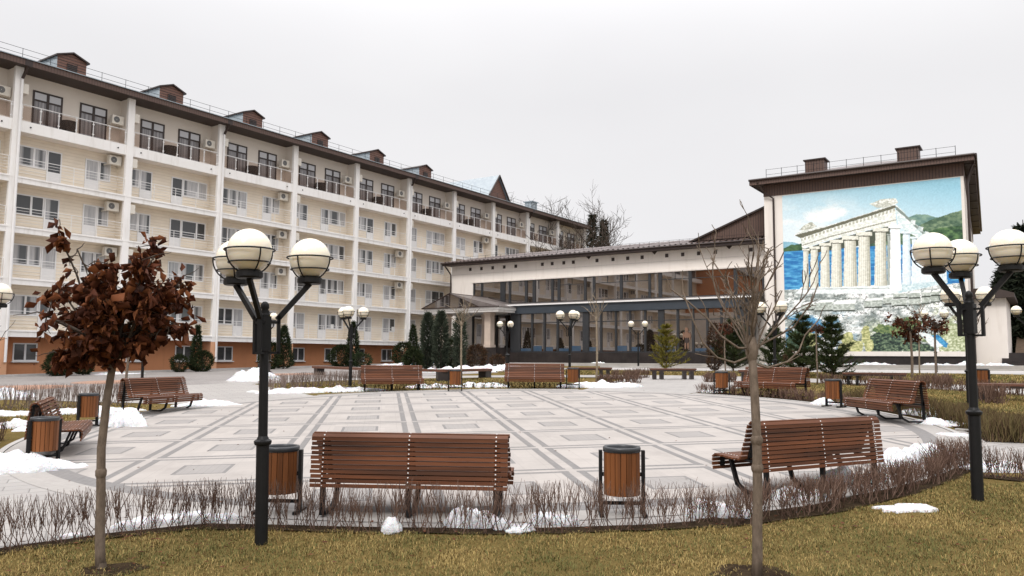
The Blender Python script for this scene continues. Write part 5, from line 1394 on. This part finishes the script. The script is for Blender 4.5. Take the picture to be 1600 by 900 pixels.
fir(ptat(1640, 56), 'dark conifer cut by the right edge of view', 10, 4., 6, 8000, .5)

# ------------------------------------------------------------------ twig hedges
def bed(path, a, b, dz=.014, name='hedge_bed', mat='soil'):
    P = [Vector((p[0], p[1], 0)) for p in path]; lo, hi = [], []
    for i, p in enumerate(P):
        t = (P[min(i+1, len(P)-1)]-P[max(i-1, 0)]).normalized(); n = Vector((-t.y, t.x, 0))
        j = .05*mnoise.noise(p*3.1); lo.append((p+n*(a+j)).xy[:]); hi.append((p+n*(b+j*.3)).xy[:])
    return sheet(name, lo+hi[::-1], dz, M[mat])
def hedge(path, label, h=.42, w=.3, step=.13, stems=6, mat='twig', seed=0, thick=.005, fork=3, lean=.34):
    rg = random.Random(seed); P = [Vector((*p[:2], 0)) for p in path]; seg = [(b-a).length for a, b in zip(P[:-1], P[1:])]; T = sum(seg)
    mb = MB(); n = max(2, int(T/step)); c0 = P[0]
    for k in range(n):
        s = (k+rg.uniform(-.3, .3))/n*T; s = max(0, min(T-1e-4, s)); i = 0
        while s > seg[i]: s -= seg[i]; i += 1
        t = (P[i+1]-P[i]).normalized(); nn = Vector((-t.y, t.x, 0))
        q = P[i]+t*s+nn*rg.uniform(-w/2, w/2); base = Vector((q.x, q.y, gz(q.x, q.y)-.01))
        hh0 = h*(.86+.28*mnoise.noise(Vector((q.x*.9, q.y*.9, seed))))
        for _ in range(stems):
            a = rg.uniform(0, 6.283); ln = rg.uniform(.02, lean)
            hh = hh0*rg.uniform(.7, 1.08)
            d = Vector((math.cos(a)*ln, math.sin(a)*ln, 0)); p1 = base+Vector((rg.gauss(0, .03), rg.gauss(0, .03), 0)); p2 = p1+d*hh*1.1+Vector((0, 0, hh*.4)); p3 = p1+d*hh*1.5+Vector((rg.gauss(0, .012), rg.gauss(0, .012), hh*.72))
            mb.tube([p1, p2, p3], [thick*1.3, thick, thick*.75], 3, cap=False)
            for _ in range(fork):
                f = rg.random(); s0 = p2+(p3-p2)*f
                e = s0+Vector((rg.gauss(0, .055), rg.gauss(0, .055), rg.uniform(.16, .34)*hh0/.42*.42/.42*(h/.42)))
                if e.z > base.z+h*1.12: e.z = base.z+h*rg.uniform(.95, 1.12)
                mb.tube([s0, (s0+e)/2+Vector((rg.gauss(0, .008), rg.gauss(0, .008), 0)), e], [thick*.8, thick*.65, thick*.5], 3, cap=False)
    o = mb.build('twig_hedge', M[mat]); tag(o, label, 'hedge'); return o
nearP = [at(-40, 872), at(0, 862), at(90, 850), at(165, 839), at(320, 823), at(560, 829), at(800, 832), at(1000, 826), at(1100, 819)]
hedge(nearP, 'long low hedge of bare twigs curving in front of the nearest benches', .45, .20, .062, 4, 'twig', 1, .0034, 4)
def dense(P, k=6):
    P = [Vector((p[0], p[1], 0)) for p in P]; return [P[i].lerp(P[i+1], q/k) for i in range(len(P)-1) for q in range(k)]+[P[-1]]
bed(dense(nearP), -.13, .10); bed(dense(nearP), .04, .6, .009, 'plaza_border', 'path'); bed(dense([at(1100, 819), at(1180, 810), at(1290, 795), at(1400, 770), at(1470, 745), at(1508, 722)]), -.22, .17); bed(dense([at(1100, 819), at(1180, 810), at(1290, 795), at(1400, 770), at(1470, 745), at(1508, 722)]), .1, .6, .009, 'plaza_border', 'path')
bed(dense([at(1525, 744), at(1570, 748), at(1640, 754)]), -.16, .12); bed([ell(R(a), 1, .62) for a in range(-24, 49, 2)], -.3, .32, .02)
hedge([at(1100, 819), at(1180, 810), at(1290, 795), at(1400, 770), at(1470, 745), at(1508, 722)], 'dense brown hedge along the lawn below the angled right bench', .38, .40, .036, 4, 'twig', 2, .0038, 4, .34)
hedge([at(1532, 745), at(1570, 748), at(1620, 752)], 'short thin hedge by the path just right of the large right lamp', .40, .2, .055, 4, 'twig', 3, .005, 3)
hedge([ell(R(a), 1, .62) for a in range(-24, 17, 4)], 'thick olive brown hedge curving behind the right end of the right bench', .44, .5, .03, 5, 'twiggreen', 4, .006, 3, .3)
hedge([ell(R(a), 1, .62) for a in range(17, 50, 4)], 'lower brown hedge curving behind the bench at the far right', .34, .45, .05, 5, 'twig', 24, .006, 3, .3)
hedge([ell(R(-24), 1, .7), (9.35, 14.75), (10.9, 13.4), (12.5, 12.0)], 'hedge leaving the plaza along the right path, behind the large lamp pole', .46, .5, .03, 5, 'twiggreen', 5, .006, 3, .3)
hedge([ell(R(a), 1, .75) for a in range(196, 222, 4)], 'dense brown hedge behind the leftmost bench', .42, .6, .014, 5, 'twig', 6, .006, 3, .3)
hedge([at(-60, 642), at(0, 640), at(100, 638), at(205, 633)], 'sparse greyish hedge along the promenade behind the leftmost bench', .62, .3, .12, 6, 'twigpale', 7, .007, 3)
hedge([at(415, 613), at(480, 606), at(565, 600)], 'pale grey twig hedge between the promenade and the slim lamp', .55, .4, .10, 5, 'twigpale', 8, .007, 3)
hedge([ell(R(a), 1, 1.3) for a in range(76, 127, 4)], 'olive hedge behind the snow on the far side of the plaza', .26, .4, .10, 4, 'twiggreen', 9, .009, 2)
hedge([at(935, 599), at(1000, 598)], 'reddish twig hedge right of the far sapling, above the snow strip', .36, .5, .05, 5, 'twig', 10, .009, 3)
hedge([at(962, 593), at(1008, 590)], 'brown clipped hedge at the far end of the path, left of the free backless bench', .42, .7, .05, 5, 'twig', 11, .008, 3)
hedge([at(1102, 597), at(1150, 597)], 'low brown hedge at the foot of the bronze columnar shrub', .4, .6, .03, 5, 'twig', 12, .010, 3)
hedge([ell(R(a), 1, 7.4) for a in range(-4, 46, 3)], 'thin row of twigs along the outer ring path on the right', .42, .2, .10, 5, 'twig', 13, .009, 3)
hedge([at(1436, 606), at(1490, 606)], 'clipped brown hedge block behind the right bench, under the thin russet tree', .45, .6, .04, 5, 'twig', 14, .008, 3)
hedge([at(1538, 628), at(1560, 632)], 'brown hedge clump beside the light topped bench at the right edge', .5, .4, .05, 5, 'twig', 15, .007, 3)

# ------------------------------------------------------------------ snow
def snow(px, py, lx, ly, h, rz, label, seed):
    c = at(px, py) if py else on(*px); n = 44; vs = []; rg = np.random.default_rng(seed); off = Vector(rg.uniform(0, 99, 3)); fs = []
    K = 18; ca, sa = math.cos(rz), math.sin(rz)
    for j in range(K+1):
        for i in range(n):
            a = 2*math.pi*i/n; f = j/K
            edge = 1+.46*mnoise.noise(Vector((math.cos(a)*1.7, math.sin(a)*1.7, 0))+off)+.32*mnoise.noise(Vector((math.cos(a)*5, math.sin(a)*5, 3))+off)
            x, y = lx*f*edge*math.cos(a), ly*f*edge*math.sin(a); wx, wy = c.x+x*ca-y*sa, c.y+x*sa+y*ca
            lump = .62+.75*mnoise.noise(Vector((wx*2.3, wy*2.3, 0))+off)+.38*mnoise.noise(Vector((wx*7, wy*7, 4))+off)
            z = h*max(.04, lump+.22*mnoise.noise(Vector((wx*19, wy*19, 8))+off))*(1-f**3)*(1 if f < 1 else 0)
            vs.append((wx-c.x, wy-c.y, gz(wx, wy)-c.z+.02+z-(.05 if j == K else 0)))
    fs = [(j*n+i, j*n+(i+1) % n, (j+1)*n+(i+1) % n, (j+1)*n+i) for j in range(K) for i in range(n)]
    mb = MB(); mb.add(vs, [tuple(reversed(f)) for f in fs]); o = mb.build('snow_heap', M['snow'], None, True); o.location = c
    fixn(o); tag(o, label, 'snow heap', 'patches of melting snow'); return o
snow(28, 735, .95, .36, .24, R(12), 'big dirty snow heap at the left edge below the leftmost bin', 1)
snow(193, 664, .42, .72, .42, R(60), 'tall white snow heap between the two left benches', 2)
snow(165, 650, .35, .3, .2, R(10), 'snow lump beside the bin at the far end of the leftmost bench', 32)
snow(318, 634, .9, .42, .13, R(10), 'flat snow patch right of the left bench by the snow heap', 3)
snow(60, 672, .5, .25, .12, R(10), 'small snow lump under the back of the leftmost bench', 4)
snow(8, 621, 1.1, .5, .30, R(10), 'broad snow mound on the promenade at the left edge', 5)
snow(40, 648, 1.2, .35, .12, R(6), 'flat snow strip below the sparse promenade hedge', 6)
snow(140, 643, 1.2, .3, .12, R(6), 'flat snow strip behind the far bin of the leftmost bench', 7)
snow(15, 668, .55, .25, .16, R(0), 'small snow lump on the lawn at the left edge', 8)
snow(398, 594, 1.5, .9, .40, R(5), 'snow mound at the foot of the stone pedestal', 9)
snow(500, 613, 2.2, .35, .20, R(14), 'long snow strip in front of the slim lamp', 10)
snow(440, 612, 1.1, .35, .10, R(14), 'thin snow strip left of the slim lamp along the plaza edge', 11)
snow(676, 606, 1.0, .35, .20, R(0), 'snow bank right of the far left slatted bench', 12)
snow(752, 605, .95, .35, .22, R(0), 'snow bank between the far bin and the middle far bench', 13)
snow(945, 605, 1.35, .42, .22, R(-8), 'long snow strip right of the far middle bench', 14)
snow(885, 606, .4, .3, .12, R(-8), 'small snow patch under the far bin by the lamp', 34)
snow(1112, 614, .4, .22, .12, R(-8), 'small snow patch under the bin left of the pollarded tree', 15)
snow(1290, 632, .42, .4, .16, R(-50), 'snow heap behind the edge on bin on the right', 16)
snow(1448, 650, .55, .38, .30, R(-60), 'pointed snow heap behind the right end of the right bench', 17)
snow(1468, 664, .62, .24, .13, R(-40), 'low snow heap along the plaza edge right of the right bench', 18)
snow(1497, 682, .32, .16, .06, R(-30), 'flat snow patch by the hedge just left of the large right lamp', 19)
snow(1418, 796, .34, .16, .05, R(5), 'flat snow patch on the lawn left of the large right lamp', 20)
snow(1565, 735, .52, .22, .16, R(-10), 'snow heap among the twigs right of the large right lamp', 21)
for k, (px, py, a, b_, h, t) in enumerate([(745, 822, .32, .16, .2, 'below the right end of the nearest bench'), (785, 826, .13, .10, .16, 'left of the small gap under the nearest bench'), (810, 832, .14, .09, .12, 'nearest the lawn, right of the nearest bench'),
        (858, 818, .2, .13, .18, 'between the nearest bench and the full view bin'), (885, 820, .12, .09, .17, 'just left of the full view bin'), (614, 832, .11, .08, .13, 'below the middle of the nearest bench'),
        (1120, 806, .34, .16, .17, 'left of the pollarded trunk'), (1160, 808, .15, .12, .14, 'right behind the pollarded trunk'), (1240, 780, .42, .2, .17, 'below the left half of the angled right bench'),
        (1335, 752, .5, .24, .20, 'below the right end of the angled right bench'), (1405, 728, .5, .28, .24, 'at the right end of the angled right bench'), (1450, 712, .4, .22, .18, 'where the brown hedge turns up to the right'),
        (225, 822, .16, .10, .15, 'a little right of the russet trunk'), (195, 828, .14, .07, .08, 'close to the russet trunk'), (290, 815, .5, .13, .13, 'left of the nearest lamp pole'), (110, 840, .12, .06, .06, 'left of the russet trunk')]):
    snow(px, py, a, b_, h, R(5), 'small snow clump in the near hedge, '+t, 40+k)
snow((*dv(24.5, -43.0),), 0, 1.6, .5, .10, math.atan2(DV.y, DV.x), 'thin snow on the planting strip under the dark round shrubs', 60)
snow((*dv(47, -42.6),), 0, 2.2, .7, .16, math.atan2(DV.y, DV.x), 'snow on the planting strip by the stout pointed thuja', 61)
snow((*dv(54, -42.9),), 0, 2.4, .7, .16, math.atan2(DV.y, DV.x), 'snow on the planting strip behind the slim lamp', 62)
snow((*dv(58, -43.4),), 0, 2.0, .6, .14, math.atan2(DV.y, DV.x), 'snow under the last balcony left of the thuja group', 63)
snow((-3.4, 44.5), 0, 2.6, .9, .3, 0, 'snow at the feet of the tall thujas', 64)
snow((-.9, 47.5), 0, 2.0, 1.1, .35, 0, 'snow mound in front of the bronze shrub and porch steps', 65)
for k, (a, b_) in enumerate([(-12.5, 1.6), (-9.2, 1.7), (-5.5, .8), (-3.4, 2.0), (-14.8, .9)]):
    snow((*dv(53.6, a),), 0, b_, .5, .26, ROTB, 'snow along the mural building plinth, '+('left stretch', 'middle stretch', 'short piece before the thin russet tree', 'long piece behind the right lamp', 'piece behind the pines')[k], 70+k)
snow((*dv(52.6, -27.5),), 0, .8, .35, .28, ROTB, 'small snow heap at the annex plinth left of the yellowish pine', 80)

# ------------------------------------------------------------------ winter grass
def poly_in(P, x, y):
    m = np.zeros(x.shape, bool); n = len(P)
    for k in range(n):
        (x0, y0), (x1, y1) = P[k], P[(k+1) % n]
        if y0 == y1: continue
        m ^= ((y0 > y) != (y1 > y)) & (x < (x1-x0)*(y-y0)/(y1-y0)+x0)
    return m
vgz = np.vectorize(gz)
def grass(name, poly, dens, hgt, wid, seed, label, clear=(), tint=1.):
    rg = np.random.default_rng(seed); xs, ys = zip(*poly); A = (max(xs)-min(xs))*(max(ys)-min(ys)); n = int(A*dens)
    x = rg.uniform(min(xs), max(xs), n); y = rg.uniform(min(ys), max(ys), n); k = poly_in(poly, x, y)
    x, y = x[k], y[k]
    nz = np.array([mnoise.noise(Vector((a*1.3, b*1.3, 1.7))) for a, b in zip(x, y)]); n2 = np.array([mnoise.noise(Vector((a*4.5, b*4.5, 5.7))) for a, b in zip(x, y)])
    keep = rg.random(len(x)) < np.clip(.78+.7*n2, .18, 1)
    for cx_, cy_, cr in clear: keep &= ((x-cx_)**2+(y-cy_)**2 > (cr*(1+.5*n2))**2) | (rg.random(len(x)) < .15)
    x, y, nz, n2 = x[keep], y[keep], nz[keep], n2[keep]; n = len(x); z = vgz(x, y)
    a = rg.uniform(0, 2*math.pi, n); ln = rg.uniform(.25, 1.2, n); h = hgt*rg.uniform(.5, 1.25, n)*(1+.5*n2)
    dx, dy = np.cos(a), np.sin(a); w = wid*rg.uniform(.6, 1.3, n)
    p0 = np.c_[x-dy*w, y+dx*w, z-.004]; p1 = np.c_[x+dy*w, y-dx*w, z-.004]
    p2 = np.c_[x+dx*h*ln*.5+dy*w*.7, y+dy*h*ln*.5-dx*w*.7, z+h*.62]; p3 = np.c_[x+dx*h*ln*.5-dy*w*.7, y+dy*h*ln*.5+dx*w*.7, z+h*.62]
    p4 = np.c_[x+dx*h*ln*1.25, y+dy*h*ln*1.25, z+h*(.95-.35*ln)]
    V = np.stack([p0, p1, p2, p3, p4], 1).reshape(-1, 3); q = np.arange(n)[:, None]*5
    F = np.concatenate([q+np.array([[0, 1, 2]]), q+np.array([[0, 2, 3]]), q+np.array([[3, 2, 4]])], 1).reshape(-1, 3)
    straw = np.array((.32, .232, .085)); olive = np.array((.128, .116, .034)); green = np.array((.078, .092, .024)); brown = np.array((.17, .10, .034))
    t = rg.random(n)+.75*nz+.15*n2; c = np.where((t < .30)[:, None], olive, np.where((t < .46)[:, None], green, np.where((t < .60)[:, None], brown, straw)))
    c = c*rg.uniform(.65, 1.25, (n, 1))*tint
    o = link(name, npmesh(name, V, F, M['grass'], np.repeat(c, 5, 0))); tag(o, label, 'grass', None, 'stuff'); return o
hl = [(p.x, p.y) for p in nearP]
t1, t2 = at(158, 888), at(1182, 900)
grass('lawn_grass', [(-6.2, 5.2), (6.6, 5.2), (8.2, 8.9), (7.2, 10.3)]+[(p.x, p.y-.12) for p in (at(1600, 752), at(1530, 755), at(1508, 738), at(1400, 778), at(1180, 817))]+[(x, y-.07) for x, y in reversed(hl[:-1])], 4600, .033, .0024, 1, 'short dry winter grass on the lawn in the foreground', [(t1.x+.1, t1.y, .20), (t2.x, t2.y, .26)])
grass('lawn_grass', [ell(R(a), 1, 1.1) for a in range(-22, 48, 5)]+[ell(R(a), 1, 7.2) for a in range(47, -24, -5)], 520, .055, .006, 2, 'dry lawn between the right hedge and the outer ring path')
grass('lawn_grass', [ell(R(a), 1, .7) for a in range(75, 128, 5)]+[ell(R(a), 1, 7.2) for a in range(127, 74, -5)], 420, .06, .008, 3, 'dry lawn behind the far benches')
grass('lawn_grass', [ell(R(a), 1, .9) for a in range(157, 222, 5)]+[ell(R(a), 1, 7.2) for a in range(216, 157, -5)], 520, .055, .006, 4, 'dry lawn behind the left benches')
grass('lawn_grass', [ell(R(a), 1, 10.6) for a in range(-30, 96, 6)]+[dv(45.9, -26), dv(45.9, 14), dv(35, 14)][0:0]+[dv(40.8, -29), dv(40.8, 12)], 170, .075, .011, 5, 'dry lawn in front of the annex and the mural')

def mud(c, r, seed):
    P = [(c.x+r*math.cos(a)*(1+.3*mnoise.noise(Vector((math.cos(a)*1.5, math.sin(a)*1.5, seed)))+.15*mnoise.noise(Vector((math.cos(a)*5, math.sin(a)*5, seed)))), c.y+r*.8*math.sin(a)*(1+.3*mnoise.noise(Vector((math.cos(a)*1.5+4, math.sin(a)*1.5, seed))))) for a in [2*math.pi*i/36 for i in range(36)]]
    sheet('bare_soil', P, .006, M['soil'])
mud(Vector((t2.x-.02, t2.y+.02, 0)), .34, 1); mud(Vector((t1.x+.12, t1.y-.05, 0)), .26, 2)
def litter():
    rg = np.random.default_rng(77); P = []
    for n, x0, x1, y0, y1, dz in ((150, -5, 6.5, 6.0, 8.2, .03), (120, -9, 9, 8.8, 27, .022), (90, -4.5, 5, 7.9, 8.6, .03), (60, -4.2, -2.4, 6.2, 8.0, .03)):
        for _ in range(n): x, y = rg.uniform(x0, x1), rg.uniform(y0, y1); P.append((x, y, gz(x, y)+dz))
    me = leaf_mesh('fallen_leaves', P, .055, M['redleaf2'], 0., .5, .6, 5); z = np.empty(len(me.vertices)*3); me.vertices.foreach_get('co', z); z = z.reshape(-1, 3)
    b = np.repeat(np.array([p[2] for p in P]), 5); z[:, 2] = b+(z[:, 2]-b)*.22; me.vertices.foreach_set('co', z.ravel())
    tag(link('fallen_leaves', me), 'scattered brown fallen leaves on the lawn and paving', 'leaves', None, 'stuff')
litter()

# ------------------------------------------------------------------ light, sky, camera
def sky_sun():
    w = bpy.data.worlds.new('World'); scene.world = w; w.use_nodes = True; nt = w.node_tree; bg = nt.nodes['Background']
    el, rot = R(48), R(205)
    s = N(nt, 'ShaderNodeTexSky'); s.sky_type = 'NISHITA'; s.sun_disc = False; s.sun_elevation = el; s.sun_rotation = rot; s.air_density = 1.; s.dust_density = 4.
    hs = N(nt, 'ShaderNodeHueSaturation'); hs.inputs['Saturation'].default_value = .25; L(nt, s.outputs[0], hs.inputs['Color'])
    tc = N(nt, 'ShaderNodeTexCoord'); mp = N(nt, 'ShaderNodeMapping'); mp.inputs['Scale'].default_value = (1, 1, 2.5); L(nt, tc.outputs['Generated'], mp.inputs[0])
    n = noise(nt, mp.outputs[0], 1.6, 4, .5)
    cloud = mixc(nt, ramp(nt, n, .3, .7), (7.45, 7.38, 7.58), (8.15, 8.08, 8.22))
    # overcast sky: three times brighter overhead than at the horizon
    sz = N(nt, 'ShaderNodeSeparateXYZ'); L(nt, tc.outputs['Generated'], sz.inputs[0])
    up = N(nt, 'ShaderNodeMapRange'); up.interpolation_type = 'SMOOTHSTEP'; up.inputs[1].default_value = .30; up.inputs[2].default_value = .95; up.inputs[3].default_value = 1.; up.inputs[4].default_value = 3.2
    L(nt, sz.outputs[2], up.inputs[0])
    vm = N(nt, 'ShaderNodeVectorMath', operation='SCALE'); L(nt, mixc(nt, .96, hs.outputs[0], cloud), vm.inputs[0]); L(nt, up.outputs[0], vm.inputs['Scale'])
    L(nt, vm.outputs[0], bg.inputs['Color']); bg.inputs['Strength'].default_value = .1
    l = bpy.data.lights.new('sun', 'SUN'); l.energy = 1.5; l.angle = R(14); l.color = (1, .96, .91)
    o = bpy.data.objects.new('sun', l); COL.objects.link(o)
    d = Vector((math.sin(rot)*math.cos(el), math.cos(rot)*math.cos(el), math.sin(el)))   # towards the sun
    o.rotation_euler = d.to_track_quat('Z', 'Y').to_euler()
sky_sun()
cam = bpy.data.cameras.new('camera'); co = bpy.data.objects.new('camera', cam); COL.objects.link(co); scene.camera = co
cam.sensor_width = 36.; cam.lens = 36.*FPX/1600.; cam.clip_start = .1; cam.clip_end = 2000.
Fv = Vector((0, math.cos(PITCH), math.sin(PITCH))); Uv = Vector((0, -math.sin(PITCH), math.cos(PITCH))); Rv = Vector((1, 0, 0))
xc = Rv*math.cos(ROLL)+Uv*math.sin(ROLL); yc = Uv*math.cos(ROLL)-Rv*math.sin(ROLL); zc = -Fv
m = Matrix((xc, yc, zc)).transposed().to_4x4(); m.translation = (0, 0, EYE); co.matrix_world = m
vs = scene.view_settings; vs.view_transform = 'Standard'; vs.look = 'None'; vs.exposure = .14; vs.gamma = 1.; vs.use_curve_mapping = False
scene.cycles.max_bounces = 6; scene.cycles.transparent_max_bounces = 12
